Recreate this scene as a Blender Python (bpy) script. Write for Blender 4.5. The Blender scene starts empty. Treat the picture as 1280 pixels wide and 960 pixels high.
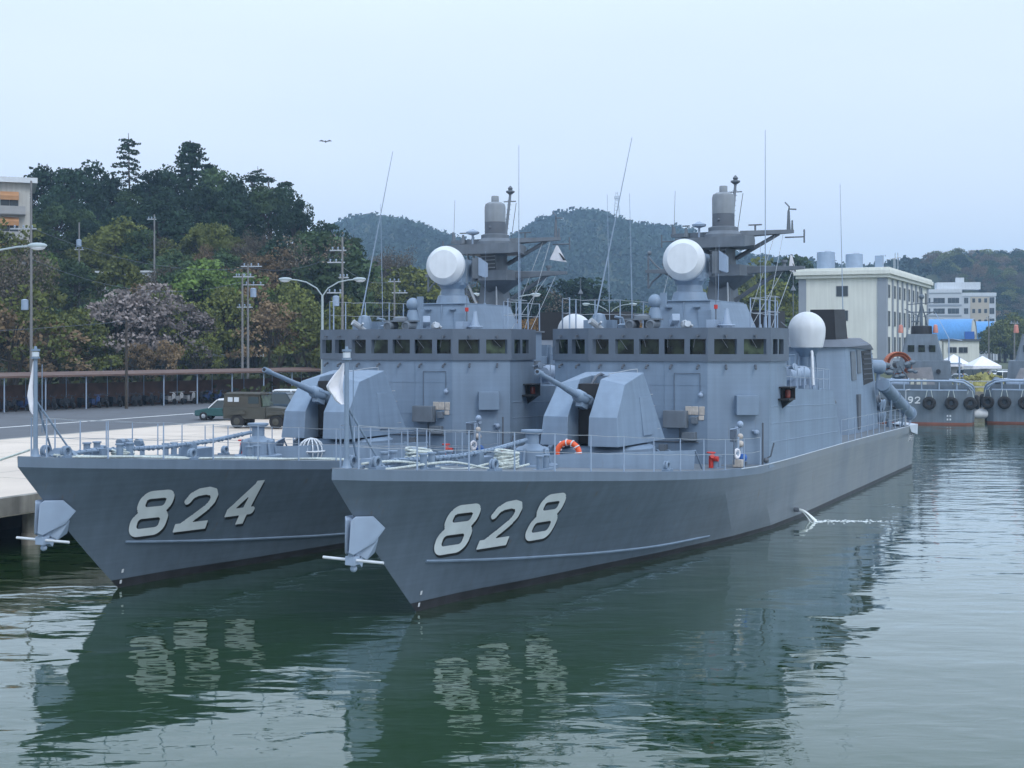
import bpy, bmesh, math, random
import numpy as np
from mathutils import Vector, Matrix, Euler
random.seed(7)
C = bpy.context.scene.collection
R = math.radians
# ------------------------------------------------------------------ camera
FPX, EYE, YH = 1692.0, 6.58, 431.7
cd = bpy.data.cameras.new('camera'); cam = bpy.data.objects.new('camera', cd); C.objects.link(cam)
cam.location = (0, 0, EYE); cam.rotation_euler = (R(90), 0, 0)
cd.sensor_width = 36; cd.lens = 36*FPX/1280; cd.shift_y = -(480-YH)/1280
cd.clip_start = .3; cd.clip_end = 6000
bpy.context.scene.camera = cam
# ------------------------------------------------------------------ sky, sun, exposure
SUN_EL, SUN_AZ = 46, 150          # azimuth clockwise from +Y (view direction)
w = bpy.data.worlds.new('World'); bpy.context.scene.world = w; w.use_nodes = True
nt = w.node_tree; nt.nodes.clear()
def N(t, **k):
    n = nt.nodes.new(t)
    for a, b in k.items(): setattr(n, a, b)
    return n
out = N('ShaderNodeOutputWorld'); bg = N('ShaderNodeBackground'); sky = N('ShaderNodeTexSky')
sky.sky_type = 'NISHITA'; sky.sun_disc = False; sky.sun_elevation = R(SUN_EL); sky.sun_rotation = R(SUN_AZ)
sky.air_density = 1.5; sky.dust_density = 3.0
tc = N('ShaderNodeTexCoord'); mp = N('ShaderNodeMapping'); mp.inputs['Scale'].default_value = (1.2, 1.2, 3.5)
ns = N('ShaderNodeTexNoise'); ns.inputs['Scale'].default_value = 1.6; ns.inputs['Detail'].default_value = 5
rp = N('ShaderNodeValToRGB'); rp.color_ramp.elements[0].position = .3; rp.color_ramp.elements[1].position = .75
rp.color_ramp.elements[0].color = (6.3, 7.3, 8.9, 1); rp.color_ramp.elements[1].color = (7.0, 7.85, 9.2, 1)
mix = N('ShaderNodeMix', data_type='RGBA'); mix.inputs['Factor'].default_value = .9
L = nt.links.new
L(tc.outputs['Generated'], mp.inputs['Vector']); L(mp.outputs[0], ns.inputs['Vector']); L(ns.outputs[0], rp.inputs[0])
sx = N('ShaderNodeSeparateXYZ'); gr = N('ShaderNodeValToRGB'); mg = N('ShaderNodeMix', data_type='RGBA', blend_type='MULTIPLY'); mg.inputs['Factor'].default_value = 1
L(tc.outputs['Generated'], sx.inputs[0]); L(sx.outputs['Z'], gr.inputs[0])
for p_, c_ in ((0.0, (1.0, 1.0, .97, 1)), (.22, (1.02, 1.02, 1.02, 1)), (.5, (1.32, 1.38, 1.43, 1))):
    e_ = gr.color_ramp.elements[0] if p_ == 0 else gr.color_ramp.elements.new(p_)
    e_.position = p_; e_.color = c_
gr.color_ramp.elements[-1].position = 1.0; gr.color_ramp.elements[-1].color = (1.72, 1.86, 2.0, 1)
L(sky.outputs[0], mix.inputs['A']); L(rp.outputs[0], mix.inputs['B']); L(mix.outputs['Result'], mg.inputs['A']); L(gr.outputs[0], mg.inputs['B']); L(mg.outputs['Result'], bg.inputs['Color'])
bg.inputs['Strength'].default_value = .135
L(bg.outputs[0], out.inputs['Surface'])
sd = bpy.data.lights.new('sun', 'SUN'); sun = bpy.data.objects.new('sun', sd); C.objects.link(sun)
sd.energy = 1.15; sd.angle = R(18); sd.color = (1, .96, .9)
sun.rotation_euler = (R(90-SUN_EL), 0, R(180-SUN_AZ))
vs = bpy.context.scene.view_settings
vs.view_transform = 'Standard'; vs.look = 'None'; vs.exposure = 0; vs.gamma = 1; vs.use_curve_mapping = False

# ------------------------------------------------------------------ materials
def M(name, col, rough=.6, var=.08, scale=1.5, metal=0., streak=0., bump=0., spec=.5, detail=4, rnd=0.):
    m = bpy.data.materials.new(name); m.use_nodes = True; t = m.node_tree; ls = t.links.new
    b = t.nodes['Principled BSDF']; b.inputs['Roughness'].default_value = rough; b.inputs['Metallic'].default_value = metal
    b.inputs['Specular IOR Level'].default_value = spec
    tcn = t.nodes.new('ShaderNodeTexCoord')
    n = t.nodes.new('ShaderNodeTexNoise'); n.inputs['Scale'].default_value = scale; n.inputs['Detail'].default_value = detail
    ls(tcn.outputs['Object'], n.inputs['Vector'])
    r = t.nodes.new('ShaderNodeMapRange'); r.inputs['From Min'].default_value = .3; r.inputs['From Max'].default_value = .7
    r.inputs['To Min'].default_value = 1-var; r.inputs['To Max'].default_value = 1+var
    ls(n.outputs[0], r.inputs['Value']); last = r.outputs[0]
    if streak:
        mpn = t.nodes.new('ShaderNodeMapping'); mpn.inputs['Scale'].default_value = (2.2, 2.2, .12)
        n2 = t.nodes.new('ShaderNodeTexNoise'); n2.inputs['Scale'].default_value = 1.4; n2.inputs['Detail'].default_value = 5
        r2 = t.nodes.new('ShaderNodeMapRange'); r2.inputs['From Min'].default_value = .35; r2.inputs['From Max'].default_value = .65
        r2.inputs['To Min'].default_value = 1-streak; r2.inputs['To Max'].default_value = 1+streak*.6
        mu = t.nodes.new('ShaderNodeMath'); mu.operation = 'MULTIPLY'
        ls(tcn.outputs['Object'], mpn.inputs[0]); ls(mpn.outputs[0], n2.inputs['Vector']); ls(n2.outputs[0], r2.inputs['Value'])
        ls(last, mu.inputs[0]); ls(r2.outputs[0], mu.inputs[1]); last = mu.outputs[0]
    if rnd:
        oi = t.nodes.new('ShaderNodeObjectInfo'); r3 = t.nodes.new('ShaderNodeMapRange')
        r3.inputs['To Min'].default_value = 1-rnd; r3.inputs['To Max'].default_value = 1+rnd
        mu = t.nodes.new('ShaderNodeMath'); mu.operation = 'MULTIPLY'
        ls(oi.outputs['Random'], r3.inputs['Value']); ls(last, mu.inputs[0]); ls(r3.outputs[0], mu.inputs[1]); last = mu.outputs[0]
    vm = t.nodes.new('ShaderNodeVectorMath'); vm.operation = 'SCALE'; vm.inputs[0].default_value = col
    ls(last, vm.inputs['Scale']); ls(vm.outputs[0], b.inputs['Base Color'])
    if bump:
        bn = t.nodes.new('ShaderNodeBump'); bn.inputs['Strength'].default_value = bump; bn.inputs['Distance'].default_value = .05
        n3 = t.nodes.new('ShaderNodeTexNoise'); n3.inputs['Scale'].default_value = scale*4; n3.inputs['Detail'].default_value = 3
        ls(tcn.outputs['Object'], n3.inputs['Vector']); ls(n3.outputs[0], bn.inputs['Height']); ls(bn.outputs[0], b.inputs['Normal'])
    return m
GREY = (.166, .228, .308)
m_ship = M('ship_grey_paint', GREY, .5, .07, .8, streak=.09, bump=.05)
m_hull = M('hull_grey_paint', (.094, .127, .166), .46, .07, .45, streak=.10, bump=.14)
def stain(m, col, x0, x1):          # salt and dirt that has built up on the after half of the hull side
    t = m.node_tree; ls = t.links.new; b = t.nodes['Principled BSDF']; src = b.inputs['Base Color'].links[0].from_socket
    g = t.nodes.new('ShaderNodeTexCoord'); sp = t.nodes.new('ShaderNodeSeparateXYZ'); r = t.nodes.new('ShaderNodeMapRange'); r.inputs['From Min'].default_value = x0; r.inputs['From Max'].default_value = x1; r.inputs['To Max'].default_value = .75
    mp_ = t.nodes.new('ShaderNodeMapping'); mp_.inputs['Scale'].default_value = (.5, .5, .25); n = t.nodes.new('ShaderNodeTexNoise'); n.inputs['Scale'].default_value = 1.1; n.inputs['Detail'].default_value = 6
    r2 = t.nodes.new('ShaderNodeMapRange'); r2.inputs['From Min'].default_value = .35; r2.inputs['From Max'].default_value = .6; r2.inputs['To Min'].default_value = .55
    mu = t.nodes.new('ShaderNodeMath'); mu.operation = 'MULTIPLY'; mx_ = t.nodes.new('ShaderNodeMix'); mx_.data_type = 'RGBA'; mx_.inputs['B'].default_value = (*col, 1)
    ls(g.outputs['Object'], sp.inputs[0]); ls(sp.outputs['X'], r.inputs['Value']); ls(g.outputs['Object'], mp_.inputs[0]); ls(mp_.outputs[0], n.inputs['Vector']); ls(n.outputs[0], r2.inputs['Value'])
    ls(r.outputs[0], mu.inputs[0]); ls(r2.outputs[0], mu.inputs[1]); ls(mu.outputs[0], mx_.inputs['Factor']); ls(src, mx_.inputs['A']); ls(mx_.outputs['Result'], b.inputs['Base Color'])
stain(m_hull, (.21, .225, .23), -9., -24.)
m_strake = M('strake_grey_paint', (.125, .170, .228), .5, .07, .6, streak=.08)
def weather(m, col, amount, lines=.05):      # fine horizontal rolling marks and sparse rust runs
    t = m.node_tree; ls = t.links.new; b = t.nodes['Principled BSDF']; src = b.inputs['Base Color'].links[0].from_socket; g = t.nodes.new('ShaderNodeTexCoord')
    def nz(sc, s_, lo, hi, a, c, det=4):
        mp_ = t.nodes.new('ShaderNodeMapping'); mp_.inputs['Scale'].default_value = sc; n = t.nodes.new('ShaderNodeTexNoise'); n.inputs['Scale'].default_value = s_; n.inputs['Detail'].default_value = det
        r = t.nodes.new('ShaderNodeMapRange'); r.inputs['From Min'].default_value = lo; r.inputs['From Max'].default_value = hi; r.inputs['To Min'].default_value = a; r.inputs['To Max'].default_value = c
        ls(g.outputs['Object'], mp_.inputs[0]); ls(mp_.outputs[0], n.inputs['Vector']); ls(n.outputs[0], r.inputs['Value']); return r.outputs[0]
    vm = t.nodes.new('ShaderNodeVectorMath'); vm.operation = 'SCALE'; ls(src, vm.inputs[0]); ls(nz((.12,.12,5.), 2.2, .3, .7, 1-lines, 1+lines), vm.inputs['Scale'])
    mu = t.nodes.new('ShaderNodeMath'); mu.operation = 'MULTIPLY'; ls(nz((5,5,.35), 1.3, .60, .74, 0, 1), mu.inputs[0]); ls(nz((1,1,1), .9, .52, .66, 0, amount), mu.inputs[1])
    mx_ = t.nodes.new('ShaderNodeMix'); mx_.data_type = 'RGBA'; mx_.inputs['B'].default_value = (*col, 1); ls(mu.outputs[0], mx_.inputs['Factor']); ls(vm.outputs[0], mx_.inputs['A']); ls(mx_.outputs['Result'], b.inputs['Base Color'])
stain(m_strake, (.21, .225, .23), -15., -20.)
weather(m_hull, (.12, .085, .055), .55, .07); weather(m_ship, (.12, .09, .065), .4, .035)
m_dark = M('dark_grey_paint', (.085, .1, .122), .6, .1, 2)
m_deck = M('deck_grey', (.13, .15, .17), .8, .12, 1.2)
m_lite = M('light_grey_paint', (.25, .32, .42), .5, .06, 2)
m_mast = M('mast_grey_paint', (.115, .138, .165), .6, .12, 2, streak=.1)
m_band = M('band_grey_paint', (.085, .112, .15), .55, .08, 1.5, streak=.06)
m_tug = M('tug_grey_paint', (.105, .135, .165), .6, .12, .8, streak=.15)
m_boot = M('boot_black', (.022, .022, .026), .5, .35, 1.5, streak=.3)
m_white = M('white_paint', (.56, .59, .62), .5, .06, 2, streak=.06)
m_digit = M('digit_white', (.62, .68, .70), .55, .05, 2, streak=.05)
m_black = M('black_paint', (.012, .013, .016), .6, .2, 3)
m_cloth = M('white_cloth', (.72, .72, .76), .9, .08, 4)
m_rope = M('pale_rope', (.5, .55, .52), .9, .2, 14, bump=.5)
m_red = M('red_paint', (.45, .03, .02), .5, .1, 5)
m_orange = M('orange_plastic', (.75, .11, .03), .5, .1, 5)
m_blue = M('blue_plastic', (.03, .12, .4), .5, .1, 5)
m_paper = M('notice_board', (.42, .38, .34), .7, .2, 6)
m_rubber = M('rubber', (.015, .015, .016), .85, .2, 5)
m_steel = M('galvanised_steel', (.36, .39, .42), .45, .12, 3, metal=.3)
def glassmat(name, col, rough=.06):
    m = bpy.data.materials.new(name); m.use_nodes = True
    b = m.node_tree.nodes['Principled BSDF']; b.inputs['Base Color'].default_value = (*col, 1)
    b.inputs['Roughness'].default_value = rough; b.inputs['IOR'].default_value = 1.5
    return m
def paneglass(name, c0, c1, scale):  # mottled base colour paints greenish reflections and interior tones into the panes
    m = glassmat(name, c0, .08); m.node_tree.nodes['Principled BSDF'].inputs['IOR'].default_value = 1.3; t = m.node_tree
    n = t.nodes.new('ShaderNodeTexNoise'); n.inputs['Scale'].default_value = scale; n.inputs['Detail'].default_value = 3; g = t.nodes.new('ShaderNodeTexCoord')
    r = t.nodes.new('ShaderNodeValToRGB'); r.color_ramp.elements[0].position = .42; r.color_ramp.elements[1].position = .62
    r.color_ramp.elements[0].color = (*c0, 1); r.color_ramp.elements[1].color = (*c1, 1)
    t.links.new(g.outputs['Object'], n.inputs['Vector']); t.links.new(n.outputs[0], r.inputs[0]); t.links.new(r.outputs[0], t.nodes['Principled BSDF'].inputs['Base Color']); return m
m_glass = paneglass('bridge_glass', (.004, .006, .006), (.022, .032, .020), 2.2)
m_glass2 = paneglass('bridge_glass_painted_reflection', (.008, .012, .011), (.07, .10, .06), 1.6)  # same glass with the reflection painted in more strongly
m_lens = glassmat('lamp_lens', (.5, .55, .6), .1)

# ------------------------------------------------------------------ mesh helpers
class MB:
    def __init__(s): s.v = []; s.f = []; s.mi = []
    def add(s, vs_, fs_, mi=0):
        k = len(s.v); s.v += [tuple(map(float, q)) for q in vs_]; s.f += [tuple(k+i for i in f) for f in fs_]; s.mi += [mi]*len(fs_)
        return s
    def hexa(s, p, mi=0):   # 4 bottom ccw, 4 top ccw
        return s.add(p, [(3,2,1,0),(4,5,6,7),(0,1,5,4),(1,2,6,5),(2,3,7,6),(3,0,4,7)], mi)
    def box(s, c, d, rz=0, ry=0, mi=0, taper=1.):
        x, y, z = d[0]/2, d[1]/2, d[2]/2; t = taper
        p = [(-x,-y,-z),(x,-y,-z),(x,y,-z),(-x,y,-z),(-x*t,-y*t,z),(x*t,-y*t,z),(x*t,y*t,z),(-x*t,y*t,z)]
        m = Matrix.Rotation(rz, 3, 'Z') @ Matrix.Rotation(ry, 3, 'Y'); c = Vector(c)
        return s.hexa([m @ Vector(q) + c for q in p], mi)
    def bx(s, x0, x1, y0, y1, z0, z1, mi=0):
        return s.box(((x0+x1)/2, (y0+y1)/2, (z0+z1)/2), (abs(x1-x0), abs(y1-y0), abs(z1-z0)), mi=mi)
    def tube(s, p0, p1, r0, r1=None, n=8, mi=0, caps=True):
        r1 = r0 if r1 is None else r1
        p0 = Vector(p0); p1 = Vector(p1); d = (p1-p0)
        if d.length < 1e-6: return s
        d.normalize(); a = d.orthogonal().normalized(); b = d.cross(a)
        vs_ = [p0+(a*math.cos(2*math.pi*i/n)+b*math.sin(2*math.pi*i/n))*r0 for i in range(n)]
        vs_ += [p1+(a*math.cos(2*math.pi*i/n)+b*math.sin(2*math.pi*i/n))*r1 for i in range(n)]
        fs_ = [(i, (i+1) % n, n+(i+1) % n, n+i) for i in range(n)]
        if caps: fs_ += [tuple(range(n))[::-1], tuple(range(n, 2*n))]
        return s.add(vs_, fs_, mi)
    def path(s, pts, r, n=6, mi=0, closed=False):
        pts = [Vector(p) for p in pts]; rings = []; m = len(pts); prev = None
        for i, p in enumerate(pts):
            if closed: d = pts[(i+1) % m]-pts[i-1]
            else: d = pts[min(i+1, m-1)]-pts[max(i-1, 0)]
            d.normalize()
            a = d.orthogonal().normalized() if prev is None else (prev-d*prev.dot(d)).normalized()
            prev = a; b = d.cross(a); rr = r[i] if isinstance(r, (list, tuple)) else r
            rings.append([p+(a*math.cos(2*math.pi*j/n)+b*math.sin(2*math.pi*j/n))*rr for j in range(n)])
        vs_ = [q for g in rings for q in g]; fs_ = []
        for i in range(m if closed else m-1):
            i2 = (i+1) % m
            for j in range(n): fs_.append((i*n+j, i*n+(j+1) % n, i2*n+(j+1) % n, i2*n+j))
        if not closed: fs_ += [tuple(range(n))[::-1], tuple(range((m-1)*n, m*n))]
        return s.add(vs_, fs_, mi)
    def lathe(s, prof, o=(0,0,0), ax=(0,0,1), n=20, mi=0):
        ax = Vector(ax).normalized(); a = ax.orthogonal().normalized(); b = ax.cross(a); o = Vector(o)
        vs_ = []; m = len(prof)
        for r, h in prof:
            for j in range(n): vs_.append(o+ax*h+(a*math.cos(2*math.pi*j/n)+b*math.sin(2*math.pi*j/n))*max(r, 1e-4))
        fs_ = [(i*n+j, i*n+(j+1) % n, (i+1)*n+(j+1) % n, (i+1)*n+j) for i in range(m-1) for j in range(n)]
        fs_ += [tuple(range(n))[::-1], tuple(range((m-1)*n, m*n))]
        return s.add(vs_, fs_, mi)
    def ball(s, c, r, n=12, k=8, sc=(1,1,1), mi=0):
        vs_ = []; c = Vector(c)
        for i in range(k+1):
            th = math.pi*i/k
            for j in range(n):
                ph = 2*math.pi*j/n
                vs_.append((c.x+r*sc[0]*math.sin(th)*math.cos(ph), c.y+r*sc[1]*math.sin(th)*math.sin(ph), c.z-r*sc[2]*math.cos(th)))
        return s.add(vs_, [(i*n+j, i*n+(j+1) % n, (i+1)*n+(j+1) % n, (i+1)*n+j) for i in range(k) for j in range(n)], mi)
    def torus(s, c, R_, r, ax=(0,0,1), n=24, k=8, a0=0, a1=2*math.pi, mi=0):
        ax = Vector(ax).normalized(); a = ax.orthogonal().normalized(); b = ax.cross(a); c = Vector(c)
        full = abs(a1-a0) > 6.28
        pts = [c+(a*math.cos(a0+(a1-a0)*i/n)+b*math.sin(a0+(a1-a0)*i/n))*R_ for i in range(n if full else n+1)]
        return s.path(pts, r, k, mi, full)
    def prism(s, poly, ext, mi=0):
        n = len(poly); e = Vector(ext); P = [Vector(p) for p in poly]
        return s.add(P+[p+e for p in P], [tuple(range(n))[::-1], tuple(range(n, 2*n))]+[(i, (i+1) % n, n+(i+1) % n, n+i) for i in range(n)], mi)
    def hull(s, pts, mi=0):
        bm = bmesh.new(); [bm.verts.new(p) for p in pts]
        r = bmesh.ops.convex_hull(bm, input=bm.verts)
        bmesh.ops.dissolve_limit(bm, angle_limit=.01, verts=bm.verts, edges=bm.edges)
        vv = [v for v in bm.verts if v.link_faces]; ix = {v: i for i, v in enumerate(vv)}
        s.add([v.co.copy() for v in vv], [tuple(ix[v] for v in f.verts) for f in bm.faces], mi); bm.free(); return s
    def build(s, name, mat, parent=None, smooth=True, ang=35, bevel=0, fix=True):
        me = bpy.data.meshes.new(name); me.from_pydata(s.v, [], s.f)
        mats = mat if isinstance(mat, (list, tuple)) else [mat]
        for m in mats: me.materials.append(m)
        if len(mats) > 1: me.polygons.foreach_set('material_index', s.mi)
        if fix:
            bm = bmesh.new(); bm.from_mesh(me); bmesh.ops.recalc_face_normals(bm, faces=bm.faces); bm.to_mesh(me); bm.free()
        if smooth:
            me.polygons.foreach_set('use_smooth', [True]*len(me.polygons)); me.set_sharp_from_angle(angle=R(ang))
        me.update()
        o = bpy.data.objects.new(name, me); C.objects.link(o)
        if parent: o.parent = parent
        if bevel:
            b = o.modifiers.new('bevel', 'BEVEL'); b.width = bevel; b.segments = 2; b.limit_method = 'ANGLE'; b.angle_limit = R(40)
        return o
def tag(o, label=None, cat=None, group=None, kind=None):
    if label: o['label'] = label
    if cat: o['category'] = cat
    if group: o['group'] = group
    if kind: o['kind'] = kind
    return o
def empty(name, loc, rz=0, label=None, cat=None, group=None):
    o = bpy.data.objects.new(name, None); C.objects.link(o); o.location = loc; o.rotation_euler = (0, 0, rz)
    return tag(o, label, cat, group)
def copy_tree(o, parent=None):
    c = o.copy(); C.objects.link(c); c.parent = parent
    for ch in list(KIDS.get(o.name, [])) or [q for q in o.children]:
        copy_tree(ch, c)
    return c
KIDS = {}
def px(u, v, D):                      # a point at distance D from the camera plane
    return Vector(((u-640)*D/FPX, D, EYE-(v-YH)*D/FPX))
def pch(xs, ys):
    xs = np.array(xs, float); ys = np.array(ys, float)
    if xs[0] > xs[-1]: xs = xs[::-1]; ys = ys[::-1]
    h = np.diff(xs); dl = np.diff(ys)/h; m = np.zeros(len(xs))
    for i in range(1, len(xs)-1):
        if dl[i-1]*dl[i] > 0: m[i] = 2*dl[i-1]*dl[i]/(dl[i-1]+dl[i])
    m[0] = dl[0]; m[-1] = dl[-1]
    def f(x):
        x = min(max(x, xs[0]), xs[-1]); i = min(max(int(np.searchsorted(xs, x))-1, 0), len(h)-1)
        t = (x-xs[i])/h[i]
        return float((2*t**3-3*t*t+1)*ys[i]+(t**3-2*t*t+t)*h[i]*m[i]+(-2*t**3+3*t*t)*ys[i+1]+(t**3-t*t)*h[i]*m[i+1])
    return f
# glyphs as signed distance shapes in a unit box
def seg(p, a, b):
    ax, ay = a; bx_, by = b; dx, dy = bx_-ax, by-ay
    t = max(0, min(1, ((p[0]-ax)*dx+(p[1]-ay)*dy)/(dx*dx+dy*dy+1e-12)))
    return math.hypot(p[0]-ax-dx*t, p[1]-ay-dy*t)
def rrect(p, c, h, r):
    qx = abs(p[0]-c[0])-h[0]+r; qy = abs(p[1]-c[1])-h[1]+r
    return math.hypot(max(qx, 0), max(qy, 0))+min(max(qx, qy), 0)-r
def poly(p, *pts, w=.0):
    return min(seg(p, pts[i], pts[i+1]) for i in range(len(pts)-1))-w
def glyph(ch, p, asp=1.0):
    a, b = p; w_ = .087; q = (a*asp, b)
    def S(*pts, w=w_): return poly(q, *[(x*asp, y) for x, y in pts], w=w)
    if ch == '8':
        return min(abs(rrect(q, (.5*asp, .285), (.40*asp, .195), .16))-w_, abs(rrect(q, (.5*asp, .735), (.355*asp, .175), .15))-w_)
    if ch == '2':
        d = S((.14,.70),(.2,.80),(.36,.87),(.62,.885),(.8,.84),(.88,.74),(.87,.62),(.78,.5),(.5,.3),(.2,.1), w=w_)
        d = min(d, max(abs(b-.095)-.095, abs(a-.5)*asp-.47*asp))
        return max(d, -b)
    if ch == '4':
        d = min(S((.93,.3),(.02,.3), w=.09), S((.86,.96),(.08,.33), w=.08), S((.86,1.1),(.62,-.1), w=.105))
        return max(d, -b, b-1.0, -a*asp)
    if ch == '9':
        d = abs(rrect(q, (.5*asp, .68), (.33*asp, .2), .18))-w_
        return min(d, S((.83,.68),(.8,.35),(.6,.14),(.25,.12)))
    return 1
def digit_mesh(ch, h, width, fn, nx=44, ny=56, pad=.06):
    """fn(a, b) maps the unit box to 3D; cells on the outline are snapped to it"""
    asp = width/h; g = {}; V = []; F_ = []
    lo, hi = -pad, 1+pad
    def sd(a, b): return glyph(ch, (a, b), asp)
    A_ = [[lo+(hi-lo)*i/nx, lo+(hi-lo)*j/ny] for j in range(ny+1) for i in range(nx+1)]
    D = [sd(*p) for p in A_]
    inside = [d < 0 for d in D]; used = {}
    def vid(k):
        if k not in used:
            a, b = A_[k]; d = D[k]
            if d > -0.012:
                for _ in range(3):
                    e = 1e-3; ga = (sd(a+e, b)-sd(a-e, b))/(2*e); gb = (sd(a, b+e)-sd(a, b-e))/(2*e); gg = ga*ga+gb*gb+1e-9
                    d = sd(a, b); st = max(-.03, min(.03, d/gg)); a -= st*ga; b -= st*gb
            used[k] = len(V); V.append(fn(a, b))
        return used[k]
    for j in range(ny):
        for i in range(nx):
            ks = [j*(nx+1)+i, j*(nx+1)+i+1, (j+1)*(nx+1)+i+1, (j+1)*(nx+1)+i]
            if sum(inside[k] for k in ks) >= 3 or sd(lo+(hi-lo)*(i+.5)/nx, lo+(hi-lo)*(j+.5)/ny) < 0:
                F_.append(tuple(vid(k) for k in ks))
    mb = MB(); mb.add(V, F_); return mb
# ================================================================== SHIP (x forward, y to port, z up; origin at the stem on the waterline)
YD = pch([0,.63,1.73,3.73,5.73,8.73,13.73,19.7,23.7,51],[0,.28,.75,1.45,2.0,2.65,3.5,4.05,4.15,4.1])
YW = pch([0,2,4.5,8.3,11.6,14.3,16.7,22,36,51],[0,.33,1.0,1.85,2.65,3.15,3.65,4.0,3.95,3.9])
ZD = pch([3.73,2.4,.6,-1.55,-4.2,-7.4,-11.5,-14.8,-17,-28,-47],[3.83,3.71,3.57,3.4,3.2,2.95,2.66,2.47,2.42,2.40,2.25])
TR = -46.6
def GT(t):
    if t <= 0: return .25*t
    return .42*(t/.55)**1.15 if t < .55 else .42+.58*(t-.55)/.45
def hull_y(x, z):
    t = min(max(z/(ZD(x)-.24), -.3), 1.); d = max(3.73*max(t, 0)-x, 0)
    return max(YW(d)+(YD(d)-YW(d))*GT(t), 0)
def hull_rows(ts, mb, ks):
    for sgn in (1, -1):
        rows = []
        for t in ts:
            xs = 3.73*max(t, 0)+min(t, 0)*1.5; row = []
            for k in ks:
                x = xs-k*(xs-TR); d = k*(xs-TR)
                y = max(YW(d)+(YD(d)-YW(d))*GT(t), 0) if k > 0 else 0
                row.append((x, sgn*y, t*(ZD(x)-.24)))
            rows.append(row)
        n = len(ks); vs_ = [p for r in rows for p in r]
        mb.add(vs_, [((i*n+j), (i*n+j+1), (i+1)*n+j+1, (i+1)*n+j) for i in range(len(ts)-1) for j in range(n-1)])
    # transom
    n = len(ts); L_ = [(TR, s*max(YW(50)+(YD(50)-YW(50))*GT(t), 0), t*(ZD(TR)-.24)) for s in (1, -1) for t in ts]
    mb.add(L_, [(i, i+1, n+i+1, n+i) for i in range(n-1)])
def weld(mb):
    bm = bmesh.new(); me = bpy.data.meshes.new('t'); me.from_pydata(mb.v, [], mb.f); bm.from_mesh(me)
    bmesh.ops.remove_doubles(bm, verts=bm.verts, dist=.0005); bmesh.ops.recalc_face_normals(bm, faces=bm.faces)
    m2 = MB(); m2.v = [tuple(v.co) for v in bm.verts]; bm.verts.index_update()
    m2.f = [tuple(v.index for v in f.verts) for f in bm.faces]; m2.mi = [0]*len(m2.f); bm.free(); bpy.data.meshes.remove(me); return m2
KS = [0,.004,.01,.018,.028,.04,.055,.07,.09,.11,.13,.155,.18,.21,.24,.28,.33,.4,.5,.62,.75,.88,1]
def onhull(x, z, off=0., s=1): return (x, s*(hull_y(x, z)+off), z)

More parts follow.
